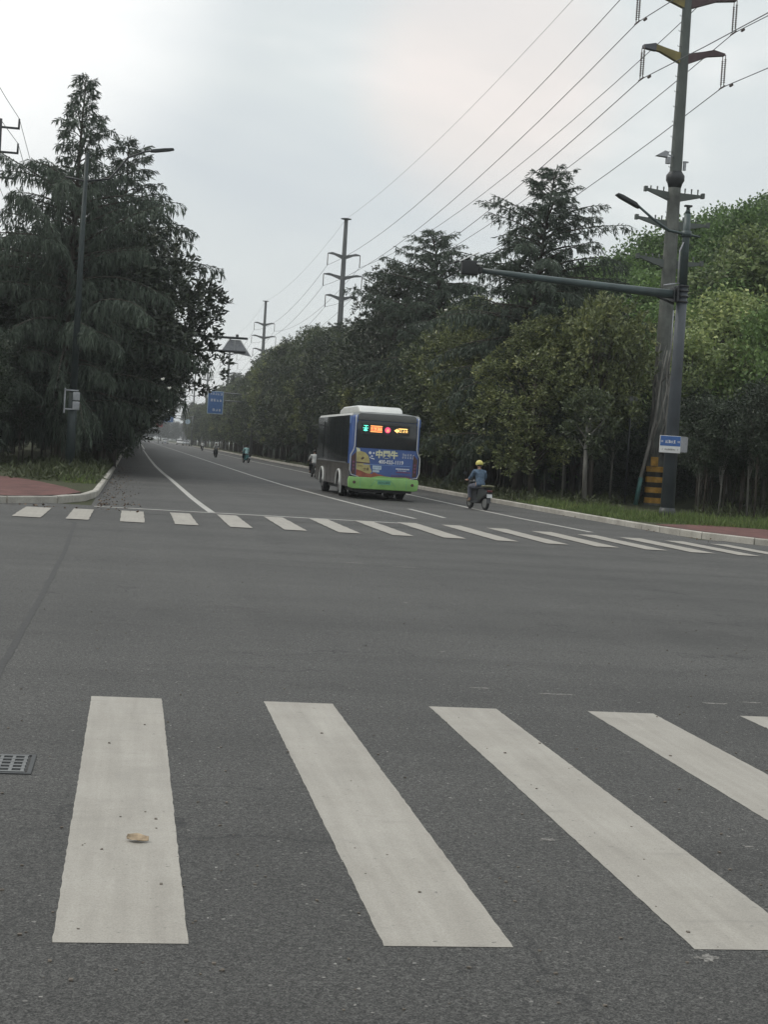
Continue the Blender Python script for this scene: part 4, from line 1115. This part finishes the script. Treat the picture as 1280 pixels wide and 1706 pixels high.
def broad_tree(seed, H, Rc, z0, trunk_r, n_lobes, clumps, per, leafL, leafW, shape=1.0, rosette=True, spread=.34, under=False, lf=.62):
    """trunk with limbs; leaf clumps at the twig ends of overlapping lobes with gaps between"""
    random.seed(seed); r_ = np.random.default_rng(seed)
    limbs = [([(0, 0, -.15), (random.uniform(-.1, .1), random.uniform(-.1, .1), z0), (random.uniform(-.3, .3), random.uniform(-.3, .3), H * .8)], [trunk_r, trunk_r * .8, trunk_r * .2])]
    lobes = []
    for k in range(n_lobes):
        tz = (k + .5) / n_lobes; z = z0 + (H - z0) * (tz ** .9)
        prof = math.sin(math.pi * min(1, .16 + tz * .80)) ** .7 * shape * (min(1, .28 + tz * 1.9) if under else 1)
        an = k * 2.4 + random.uniform(-.5, .5); rr_ = Rc * prof * random.uniform(.35, .95) * (0.35 if tz > .93 else 1)
        c_ = (rr_ * math.cos(an), rr_ * math.sin(an), min(z, H - .35)); s_ = Rc * spread * random.uniform(.75, 1.25)
        lobes.append((c_, s_))
        limbs.append((arc((0, 0, max(z0 * .6, c_[2] * lf)), (c_[0], c_[1], (c_[2] - c_[2] * lf) + .3), math.dist((0, 0, c_[2] * lf), c_), (0, 0, .25), 5, .07), [trunk_r * .42, trunk_r * .36, trunk_r * .28, trunk_r * .2, trunk_r * .14, .012]))
    P_ = []
    cs = np.array([l[0] for l in lobes]); ss = np.array([l[1] for l in lobes])
    idx = r_.integers(0, n_lobes, clumps)
    dv = unit(r_.normal(size=(clumps, 3))); rad = ss[idx] * (r_.random(clumps) ** .42) * r_.uniform(.8, 1.15, clumps)
    cen = cs[idx] + dv * rad[:, None] * np.array([1, 1, .85])
    out_ = unit(dv + np.array([0, 0, .35]) + .35 * unit(cen * np.array([1, 1, .2])))
    cen = np.repeat(cen, per, 0); out_ = np.repeat(out_, per, 0)
    jit = r_.normal(size=cen.shape)
    if rosette:
        base = cen + jit * leafL * .35; D = unit(out_ * .9 + unit(r_.normal(size=cen.shape)) * 1.0)
    else:
        base = cen + jit * leafL * .95; D = unit(unit(r_.normal(size=cen.shape)) + np.array([0, 0, -.2]))
    n = len(base); L = leafL * r_.uniform(.65, 1.25, n); W = leafW * r_.uniform(.7, 1.2, n)
    return quadmesh('crown', leaves(base, D, L, W)), limbs_mesh('trunk', limbs)

def cedar_tree(seed, H, Rc, z0, n_br, trunk_r=.26, lean=(0, 0), hang=1.0, topgap=1.0, profile=None):
    """Himalayan cedar: tiered boughs that arch and droop, with hanging sprays of needles"""
    random.seed(seed); r_ = np.random.default_rng(seed)
    tip = Vector((lean[0], lean[1], H))
    def tk(z): s_ = max(0, z / H); return Vector((lean[0] * s_ ** 2.5, lean[1] * s_ ** 2.5, z))
    limbs = [([tk(H * k / 10) for k in range(11)], [trunk_r * (1 - k / 10.6) for k in range(11)])]
    B, D, Ls = [], [], []
    an = 0
    for k in range(n_br):
        f = (k + .5) / n_br; f = f ** 1.06
        z = z0 + (H - z0 - .15) * f
        tier = math.sin(f * 34 + seed) * .5 + .5
        an += 2.399 + random.uniform(-.4, .4)
        pr = profile(f) if profile else (1 - f) ** .72
        L = Rc * pr * random.uniform(.42, 1.15) * (.62 + .5 * tier) + .22
        el = R(random.uniform(2, 22)) + f * R(28)
        d = (math.cos(an) * math.cos(el), math.sin(an) * math.cos(el), math.sin(el))
        pts = arc(tk(z), d, L, (0, 0, -random.uniform(.45, .95) * (1.15 - .35 * f)), 9, .05)
        limbs.append((pts, [max(.008, .055 * (1 - q / 9.5) * min(1, L / 2.5)) for q in range(10)]))
        nt_ = max(7, int(L * 10.5))
        for q in range(nt_):
            s_ = .12 + .88 * (q + random.random()) / nt_; j = min(8, int(s_ * 9)); u = s_ * 9 - j
            p = pts[j].lerp(pts[j + 1], u); t_ = (pts[j + 1] - pts[j]).normalized()
            side = t_.cross(Vector((0, 0, 1))).normalized() * random.choice((-1, 1))
            tl = random.uniform(.25, .85) * (1.1 - .55 * s_) * min(1.15, .45 + L * .25)
            td = (side * random.uniform(.5, 1) + t_ * random.uniform(.35, 1.0) + Vector((0, 0, random.uniform(-.25, .15)))).normalized()
            m = max(3, int(tl * 11)); pp = p.copy(); dd = td.copy()
            for x_ in range(m):
                if x_ == m - 1:
                    for w_ in range(5):
                        B.append(pp + Vector([random.uniform(-.05, .05) for _ in range(3)])); D.append(Vector((random.uniform(-.25, .25), random.uniform(-.25, .25), -1))); Ls.append(random.uniform(.25, .5) * hang * (1.1 - .75 * f))
                dd = (dd + Vector((0, 0, -.26 * hang * (1 - .55 * f)))).normalized(); pp = pp + dd * (tl / m)
                for w_ in range(2):
                    B.append(pp + Vector([random.uniform(-.03, .03) for _ in range(3)])); D.append((dd * .9 + Vector((0, 0, -.5 * hang * (1 - .6 * f))) + Vector([random.uniform(-.42, .42) for _ in range(3)])))
                    Ls.append(random.uniform(.12, .27))
            for w_ in range(2):
                B.append(p); D.append(t_ + Vector([random.uniform(-.5, .5) for _ in range(3)])); Ls.append(random.uniform(.1, .18))
    for k in range(24):
        z = H - .9 * random.random(); B.append(tk(z)); D.append(Vector((random.uniform(-.6, .6), random.uniform(-.6, .6), .5))); Ls.append(.16)
    B = np.array([tuple(b) for b in B]); D = np.array([tuple(d) for d in D]); Ls = np.array(Ls)
    return quadmesh('crown', leaves(B, D, Ls * 1.15, np.full(len(Ls), .040), .15)), limbs_mesh('trunk', limbs, 6)

def make_tree(name, lab, cat, meshes, mats, loc, rz=0, sc=1.0, group=None):
    t = thing(name, lab, cat, loc, rz, group)
    t.scale = (sc, sc, sc) if isinstance(sc, (int, float)) else sc
    a_ = bpy.data.objects.new('crown', meshes[0]); b_ = bpy.data.objects.new('trunk', meshes[1])
    for o, mt in ((a_, mats[0]), (b_, mats[1])):
        COL.objects.link(o); o.parent = t
        if not o.data.materials: o.data.materials.append(mt)
        o.material_slots[0].link = 'OBJECT'; o.material_slots[0].material = mt
    return t

MG = [broad_tree(11, 9.0, 4.3, 1.6, .20, 46, 2700, 13, .25, .11, 1, True, .37, True), broad_tree(12, 9.0, 4.1, 1.7, .18, 42, 2500, 13, .25, .11, 1, True, .37, True), broad_tree(13, 9.0, 4.5, 1.5, .2, 46, 2700, 13, .25, .11, 1, True, .37, True)]
MS = [broad_tree(21, 7.6, 2.7, 3.3, .13, 24, 1000, 12, .22, .10), broad_tree(22, 10.5, 3.0, 2.6, .17, 38, 2000, 12, .22, .09), broad_tree(23, 11.5, 3.4, 2.4, .18, 42, 2300, 12, .22, .09), broad_tree(24, 11, 3.3, 2.0, .18, 40, 2200, 12, .22, .09)]
SM = broad_tree(31, 4.4, .85, 1.9, .10, 14, 520, 10, .15, .065, 1, True, .42, False, .86)
TH = [broad_tree(41 + k, 6.5, 1.4, 2.9, .06, 18, 520, 11, .17, .065, 1, False, .36) for k in range(3)]
HT = [broad_tree(51 + k, 8.0, 3.6, 1.3, .2, 30, 620, 14, .30, .17, 1, False, .33) for k in range(3)]
C1 = cedar_tree(61, 15.6, 5.7, 1.6, 165, .28, (.25, 0), 1.25, 1, lambda f: float(np.interp(f, [0, .12, .3, .6, .72, .81, .92, 1], [.50, .80, 1.0, .82, .46, .20, .11, .03])))
C2 = cedar_tree(62, 13.2, 4.3, 1.8, 130, .22, (.0, 0), 1.0)
C3 = cedar_tree(63, 13.9, 4.5, 2.0, 190, .24, (.8, 0), .8, 1, lambda f: float(np.interp(f, [0, .4, .7, .83, .9, .96, 1], [.9, 1, .74, .47, .30, .17, .06])))
C4 = cedar_tree(64, 13.3, 4.6, 2.0, 165, .22, (-1.0, 0), .8, 1, lambda f: float(np.interp(f, [0, .5, .7, .82, .9, .96, 1], [.9, 1, .85, .58, .34, .2, .08])))
C5 = cedar_tree(65, 13.2, 4.4, 2.4, 125, .22, (0, 0), 1.0, 1, lambda f: float(np.interp(f, [0, .15, .35, .6, .8, 1], [.15, .34, .85, .8, .5, .06])))
BK, PB = M['bark'], M['pale_bark']
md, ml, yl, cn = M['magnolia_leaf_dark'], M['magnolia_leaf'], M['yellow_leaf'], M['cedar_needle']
rt_ = random.Random(99)

# left side
make_tree('cedar_tree', 'tall dark drooping cedar with pointed tip on the left corner', 'tree', C1, (cn, BK), (-3.0, 66.5, .1), 0, 1.045)
make_tree('cedar_tree', 'shorter cedar with feathery boughs right behind the tall left cedar', 'tree', C5, (cn, BK), (-.95, 73.5, .1), 1.0, 1.15)
make_tree('cedar_tree', 'dark cedar partly out of the picture at the left edge', 'tree', C2, (cn, BK), (-7.4, 62, .1), 2.2, (.95, .95, .78))
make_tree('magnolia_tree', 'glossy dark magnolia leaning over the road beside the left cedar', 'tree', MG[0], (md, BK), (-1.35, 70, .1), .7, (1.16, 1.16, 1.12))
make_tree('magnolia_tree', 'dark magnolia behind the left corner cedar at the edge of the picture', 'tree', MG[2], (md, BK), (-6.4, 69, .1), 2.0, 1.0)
for k in range(62):
    y = 75.5 + k * 4.7 if k < 32 else 226 + (k - 32) * 9
    lab = ['first dark magnolia after the lean one in the left row', 'second dark magnolia after the lean one in the left row'][k] if k < 2 else 'dark magnolia in the left roadside row receding to the far end'
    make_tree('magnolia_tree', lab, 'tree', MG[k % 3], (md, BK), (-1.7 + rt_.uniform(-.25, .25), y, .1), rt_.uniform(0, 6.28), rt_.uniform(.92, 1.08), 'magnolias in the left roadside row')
for k in range(20):
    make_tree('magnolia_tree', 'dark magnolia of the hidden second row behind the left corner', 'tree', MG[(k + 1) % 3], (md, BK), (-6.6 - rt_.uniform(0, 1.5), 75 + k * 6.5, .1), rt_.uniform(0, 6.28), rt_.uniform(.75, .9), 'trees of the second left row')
for k in range(34):
    y = 52 + (k % 12) * 3.4 + rt_.uniform(-1, 1); x = -3.6 - (k // 12) * 2.6 - rt_.uniform(0, 1.6) - max(0, (56 - y)) * .35
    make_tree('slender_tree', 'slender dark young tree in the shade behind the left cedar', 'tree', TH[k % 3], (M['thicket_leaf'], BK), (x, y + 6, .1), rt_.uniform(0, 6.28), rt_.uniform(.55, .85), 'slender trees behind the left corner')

# right side
make_tree('magnolia_tree', 'yellow green leaved magnolia standing left of the banded power tower', 'tree', MS[0], (yl, BK), (18.0, 59.8, .1), .5, (.85, .85, 1.04))
make_tree('magnolia_tree', 'olive magnolia between the layered cedar and the yellow green magnolia', 'tree', MS[3], (yl, BK), (15.9, 61.0, .1), 1.9, (.8, .8, .64))
make_tree('magnolia_tree', 'dull green magnolia just behind the olive one on the right verge', 'tree', MS[2], (md, BK), (19.2, 66.5, .1), 2.9, (.9, .9, .74))
make_tree('magnolia_sapling', 'small single magnolia with pale trunk in front of the dark trees on the right verge', 'tree', SM, (ml, PB), (16.75, 56.3, .1), 0, 1.0)
make_tree('cedar_tree', 'tall cedar with layered boughs behind the long traffic pole arm', 'tree', C3, (cn, BK), (16.2, 64.5, .1), 0, 1.0)
make_tree('cedar_tree', 'smaller cedar with bent tip left of the signal at the arm end', 'tree', C4, (cn, BK), (15.9, 81, .1), 0, 1.0)
make_tree('magnolia_tree', 'magnolia with yellowish leaves under the signal at the arm end', 'tree', MS[1], (yl, BK), (15.5, 70.5, .1), 1, (.9, .9, .80))
make_tree('magnolia_tree', 'olive magnolia directly behind the rider in the yellow helmet', 'tree', MS[3], (ml, BK), (15.9, 76, .1), 2, (.95, .95, .80))
make_tree('cedar_tree', 'dark low cedar behind the bus on the right', 'tree', C2, (cn, BK), (16.8, 88, .1), 1.5, (.85, .85, .86))
make_tree('magnolia_tree', 'tall dark magnolia with ragged top above the bus roof', 'tree', MS[2], (md, BK), (15.6, 95, .1), .4, (1.05, 1.05, 1.08))
make_tree('magnolia_tree', 'yellow green magnolia low behind the right side of the bus', 'tree', MS[1], (yl, BK), (15.2, 86, .1), 4.4, (.85, .85, .72))
for k in range(60):
    y = 100 + k * 4.6 if k < 40 else 286 + (k - 40) * 11
    lab = ['first magnolia beyond the tall ragged one in the right row', 'second magnolia beyond the tall ragged one in the right row'][k] if k < 2 else 'magnolia in the right roadside row receding to the far end'
    v = MS[1 + (k % 3)]; mt = (md, ml, md, yl, ml, md)[(k * 7 + k // 3) % 6]
    xo = 0 if y < 160 else min(2.0, (y - 160) / 60)
    make_tree('magnolia_tree', lab, 'tree', v, (mt, BK), (15.9 + xo + rt_.uniform(-.3, .3), y, .1), rt_.uniform(0, 6.28), (1.02, 1.02, rt_.choice((.82, .90, .98, 1.06, 1.17))), 'magnolias in the right roadside row')
for (x, y, s_, lb) in ((16.6, 112, .86, 'cedar with spiky top just beyond the tall ragged magnolia'), (16.9, 138, .90, 'cedar poking out of the right row below the second power tower'), (17.4, 176, .95, 'small far cedar poking out of the right row left of the second power tower'), (18.4, 232, 1.0, 'farthest cedar rising above the right row near the blue sign')):
    make_tree('cedar_tree', lb, 'tree', C4 if y < 150 else C2, (cn, BK), (x, y, .1), y * .7, (s_, s_, s_ * 1.06))
# lower bushes of foliage in front of the row
for k in range(30):
    y = 93 + k * 7.5
    make_tree('young_magnolia', 'short young magnolia at the front of the right row near the kerb', 'tree', MS[0], ((ml, yl, md, ml)[k % 4], BK), (15.2 + max(0, (y - 160) / 60) * .8, y, .1), rt_.uniform(0, 6.28), (.85, .85, rt_.uniform(.65, .85)), 'short magnolias at the front of the right row')
for k in range(26):
    make_tree('magnolia_tree', 'dark tree of the second row behind the right roadside magnolias', 'tree', MS[1 + k % 3], (md, BK), (20.5 + rt_.uniform(-.8, .8), 80 + k * 5.5, .1), rt_.uniform(0, 6.28), (1.1, 1.1, rt_.uniform(.78, .95)), 'second row on the right')
for k in range(150):
    y = 50 + 2.1 * (k % 30) + rt_.uniform(-.9, .9); row = k // 30
    x = (17.4, 19.4, 21.8, 24.2, 27.0)[row] + rt_.uniform(-.8, .8)
    if y < 58 and x < 19: x += 2.6
    if abs(x - 20.9) < .9 and abs(y - 60.6) < 1.6: x += 1.8
    if (x / y) > .47 or (abs(x / y - .345) < .03 and y < 62.5): continue
    lab = 'slender dark trunked tree in the thicket behind the right verge'
    make_tree('slender_tree', lab, 'tree', TH[k % 3], (M['thicket_leaf'], (BK, PB)[k % 2]), (x, y, .1 + hill_h(x, y)), rt_.uniform(0, 6.28), rt_.uniform(.52, .74) if x / y > .355 else rt_.uniform(.62, .86), 'slender trees in the right thicket')
for k in range(40):
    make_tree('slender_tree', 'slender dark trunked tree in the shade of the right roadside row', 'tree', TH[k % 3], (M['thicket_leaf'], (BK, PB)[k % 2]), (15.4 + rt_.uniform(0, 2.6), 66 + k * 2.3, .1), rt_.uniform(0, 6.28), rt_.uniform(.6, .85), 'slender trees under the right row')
for k in range(70):
    y = 63 + rt_.uniform(0, 26); x = y * rt_.uniform(.30, .44)
    if x < 21.5 and y < 65: continue
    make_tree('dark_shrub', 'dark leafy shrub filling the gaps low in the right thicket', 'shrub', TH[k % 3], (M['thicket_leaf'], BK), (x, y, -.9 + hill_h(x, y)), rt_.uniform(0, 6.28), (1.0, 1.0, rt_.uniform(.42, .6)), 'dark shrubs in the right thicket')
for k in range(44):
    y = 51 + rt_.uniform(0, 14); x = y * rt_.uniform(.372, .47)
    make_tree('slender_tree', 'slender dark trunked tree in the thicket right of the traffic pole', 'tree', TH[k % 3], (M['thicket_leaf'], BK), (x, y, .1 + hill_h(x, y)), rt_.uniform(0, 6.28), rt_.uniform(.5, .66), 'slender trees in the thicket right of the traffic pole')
for k in range(30):
    make_tree('far_tree', 'hazy far tree closing the view at the end of the road', 'tree', HT[k % 3], (M['magnolia_leaf_dark'], BK), (-50 + k * 4.6, 860 + rt_.uniform(-20, 20), .1), rt_.uniform(0, 6.28), rt_.uniform(1.2, 1.9), 'far trees at the end of the road')
# bright broadleaf trees
BR = M['bright_leaf']; HLf = M['hill_leaf']
make_tree('broadleaf_tree', 'light yellow green tree at the right edge beyond the traffic pole', 'tree', HT[0], (BR, BK), (27.0, 69.5, .1 + hill_h(27, 69.5)), 0, (.95, .95, .78))
make_tree('broadleaf_tree', 'light green tree just right of the traffic pole below the arm bracket', 'tree', HT[1], (BR, BK), (24.2, 66.5, .1 + hill_h(24.2, 66.5)), 1, (.75, .75, .80))
make_tree('broadleaf_tree', 'bright green tree between the light tree and the foot of the hill', 'tree', HT[2], (BR, BK), (30.5, 76, .1 + hill_h(30.5, 76)), 2, (1, 1, .82))
make_tree('broadleaf_tree', 'dull green tree at the lower right edge behind the thicket', 'tree', HT[2], (HLf, BK), (26.5, 62.5, .1 + hill_h(26.5, 62.5)), 3, (.7, .7, .82))
make_tree('broadleaf_tree', 'pale green tree lowest in front of the light tree right of the pole', 'tree', HT[1], (BR, BK), (25.6, 64.5, .1 + hill_h(25.6, 64.5)), 4, (.72, .72, .66))
make_tree('broadleaf_tree', 'mid green tree low between the power tower and the light tree', 'tree', HT[0], (HLf, BK), (23.4, 68.5, .1 + hill_h(23.4, 68.5)), 5, (.75, .75, .72))
cnt = 0
for j in range(30):
    for i in range(14):
        y = 76 + j * 4.6 + rt_.uniform(-1.4, 1.4); x = 21 + i * 4.4 + rt_.uniform(-1.4, 1.4) + (j % 2) * 2.2
        rto = x / y
        if not (.235 < rto < .475) or x < 23 or y > 176: continue
        s_ = rt_.uniform(.62, .98)
        make_tree('broadleaf_tree', 'green broadleaf tree of the wood covering the hillside', 'tree', HT[(i + j) % 3], (HLf, BK), (x, y, hill_h(x, y) + .1), rt_.uniform(0, 6.28), (s_, s_, s_ * rt_.uniform(.8, 1.05)), 'broadleaf trees on the hillside'); cnt += 1
print('HILL TREES', cnt)

# magnolia flowers scattered over the rows, each a white cup among the leaves
V = []
mb = MB()
for (x, y, z) in [(13.9, 71, 8.3), (14.3, 71.5, 6.9), (14.2, 84, 5.2), (14.4, 84.5, 5.6), (14.0, 90, 5.9), (14.1, 76, 7.4), (14.3, 109, 4.9), (14.4, 120, 5.8), (14.2, 131, 3.4), (14.2, 137, 3.0), (14.3, 150, 3.2), (1.0, 62, 3.9), (1.3, 63, 3.6), (.9, 69, 3.2), (14.9, 168, 7.6)]:
    mb.sphere((x, y, z), (.055, .055, .045), 8, 6); mb.sphere((x + .04, y - .02, z + .03), (.04, .03, .045), 8, 6); mb.sphere((x - .035, y + .02, z + .02), (.035, .04, .035), 8, 6)
tag(mb.build('blossoms', M['blossom']), 'scattered white magnolia blossoms among the roadside leaves', 'blossoms', kind='stuff')

# ================================================================== GROUND COVER
def blades(name, n, area, h0, h1, wdt, mat, lab, dens=None, leafy=False):
    x = rng.uniform(area[0], area[1], n); y = rng.uniform(area[2], area[3], n)
    if dens is not None:
        k = dens(x, y) > rng.random(n); x, y = x[k], y[k]
    n = len(x)
    tuft = .35 + 1.5 * (np.sin(x * 3.1 + np.sin(y * 2.3) * 2) * np.sin(y * 1.9 + x) * .5 + .5) ** 1.6
    P_ = np.stack([x, y, np.full(n, .115)], 1)
    if x.max() > 19: P_[:, 2] += np.array([hill_h(a_, b_) for a_, b_ in zip(x, y)])
    D = unit(rng.normal(size=(n, 3)) * (.9 if leafy else .38) + np.array([0, 0, 1.0]))
    h = rng.uniform(h0, h1, n) * tuft
    if leafy: P_[:, 2] += h * rng.random(n) * .8
    o = link(name, quadmesh(name, leaves(P_, D, h, np.full(n, wdt) * rng.uniform(.7, 1.3, n), .1)), mat)
    return tag(o, lab, 'grass' if 'grass' in name else 'undergrowth', kind='stuff')
blades('grass', 26000, (13.45, 19.2, 40.6, 54), .08, .24, .02, M['grass_blade'], 'green grass on the right verge around the traffic pole',
       lambda x, y: ((x > 13.55 + np.clip(41.5 - y, 0, 9) * 1.9) & (x < 14.9 + (54 - y) * .33)) * np.clip(1.3 - (y - 44) / 14, .1, 1) * (1 - .6 * ((np.abs(x / y - .345) < .02) & (y > 44))))
blades('grass', 9000, (15.5, 27, 40.0, 49), .07, .22, .02, M['grass_blade'], 'short olive grass strip behind the right red sidewalk', lambda x, y: (y > 39.6 + (x < 17) * 2) * .8 + 0 * x)
blades('undergrowth', 15000, (13.5, 17.5, 54, 125), .08, .26, .05, M['weed_leaf'], 'low dark weeds under the right roadside trees', None, True)
blades('undergrowth', 9000, (17.5, 27, 50, 66), .08, .26, .05, M['weed_leaf'], 'low dark plants at the foot of the right thicket', lambda x, y: (np.abs(x / y - .345) > .03) | (y > 61), True)
blades('grass', 6500, (-3.1, -.98, 46.5, 62), .08, .24, .02, M['grass_blade'], 'grass tufts around the foot of the left street lamp', lambda x, y: (x > -1.9 - (y - 46.5) * .12) * (x < -1.0 - np.clip(44 - y, 0, 5) * .5) * np.clip(1.25 + (x + 1) / 4, 0, 1) * .8)
blades('undergrowth', 26000, (-3.6, -.95, 47, 110), .08, .26, .05, M['weed_leaf'], 'leafy weeds leaning over the left kerb', lambda x, y: np.clip((y - 43) / 9, .05, 1) + 0 * x, True)
blades('undergrowth', 7000, (-14, -3.6, 49, 80), .06, .2, .05, M['weed_leaf'], 'dim ground plants under the left cedar', None, True)
# fallen leaves along the left kerb
n = 420
y = 36 + (rng.random(n) ** 1.7) * 45; x = -.74 + np.abs(rng.normal(size=n)) * .42
k = x < 1.3; x, y = x[k], y[k]; n = len(x)
D = unit(rng.normal(size=(n, 3)) * np.array([1, 1, .25])); P_ = np.stack([x, y, np.full(n, .02)], 1)
tag(link('leaf_litter', quadmesh('leaf_litter', leaves(P_, D, rng.uniform(.03, .08, n), rng.uniform(.02, .045, n), .1)), M['dry_leaf']), 'brown fallen leaves gathered along the left kerb', 'leaves', kind='stuff')
n = 260
x = np.concatenate([rng.uniform(-2.8, .2, 130), rng.uniform(13.0, 15.8, 130)]); y = np.concatenate([rng.uniform(33.2, 37, 130), rng.uniform(34, 46, 130)])
k = np.where(x > 5, x < 13.25 + np.clip(37 - y, 0, 5) * .3, (y < 34.3) | (x > -.7)); x, y = x[k], y[k]; n = len(x)
D = unit(rng.normal(size=(n, 3)) * np.array([1, 1, .2])); P_ = np.stack([x, y, np.full(n, .015)], 1)
tag(link('leaf_litter', quadmesh('leaf_litter', leaves(P_, D, rng.uniform(.04, .09, n), rng.uniform(.03, .05, n), .1)), M['dry_leaf']), 'a few dry leaves in the gutters at the corners', 'leaves', kind='stuff')

# ================================================================== HAZE
a = bpy.data.materials.new('haze'); a.use_nodes = True; ntn = a.node_tree; ntn.nodes.clear()
o_ = ntn.nodes.new('ShaderNodeOutputMaterial'); pv = ntn.nodes.new('ShaderNodeVolumePrincipled')
pv.inputs['Color'].default_value = (.82, .85, .87, 1); pv.inputs['Density'].default_value = .00042; pv.inputs['Anisotropy'].default_value = .3
ntn.links.new(pv.outputs[0], o_.inputs['Volume'])
mb = MB(); mb.box((0, 1850, 22), (5400, 4700, 50)); hz = mb.build('haze', a); tag(hz, kind='stuff', label='thin pale summer haze over the whole road', cat='haze')
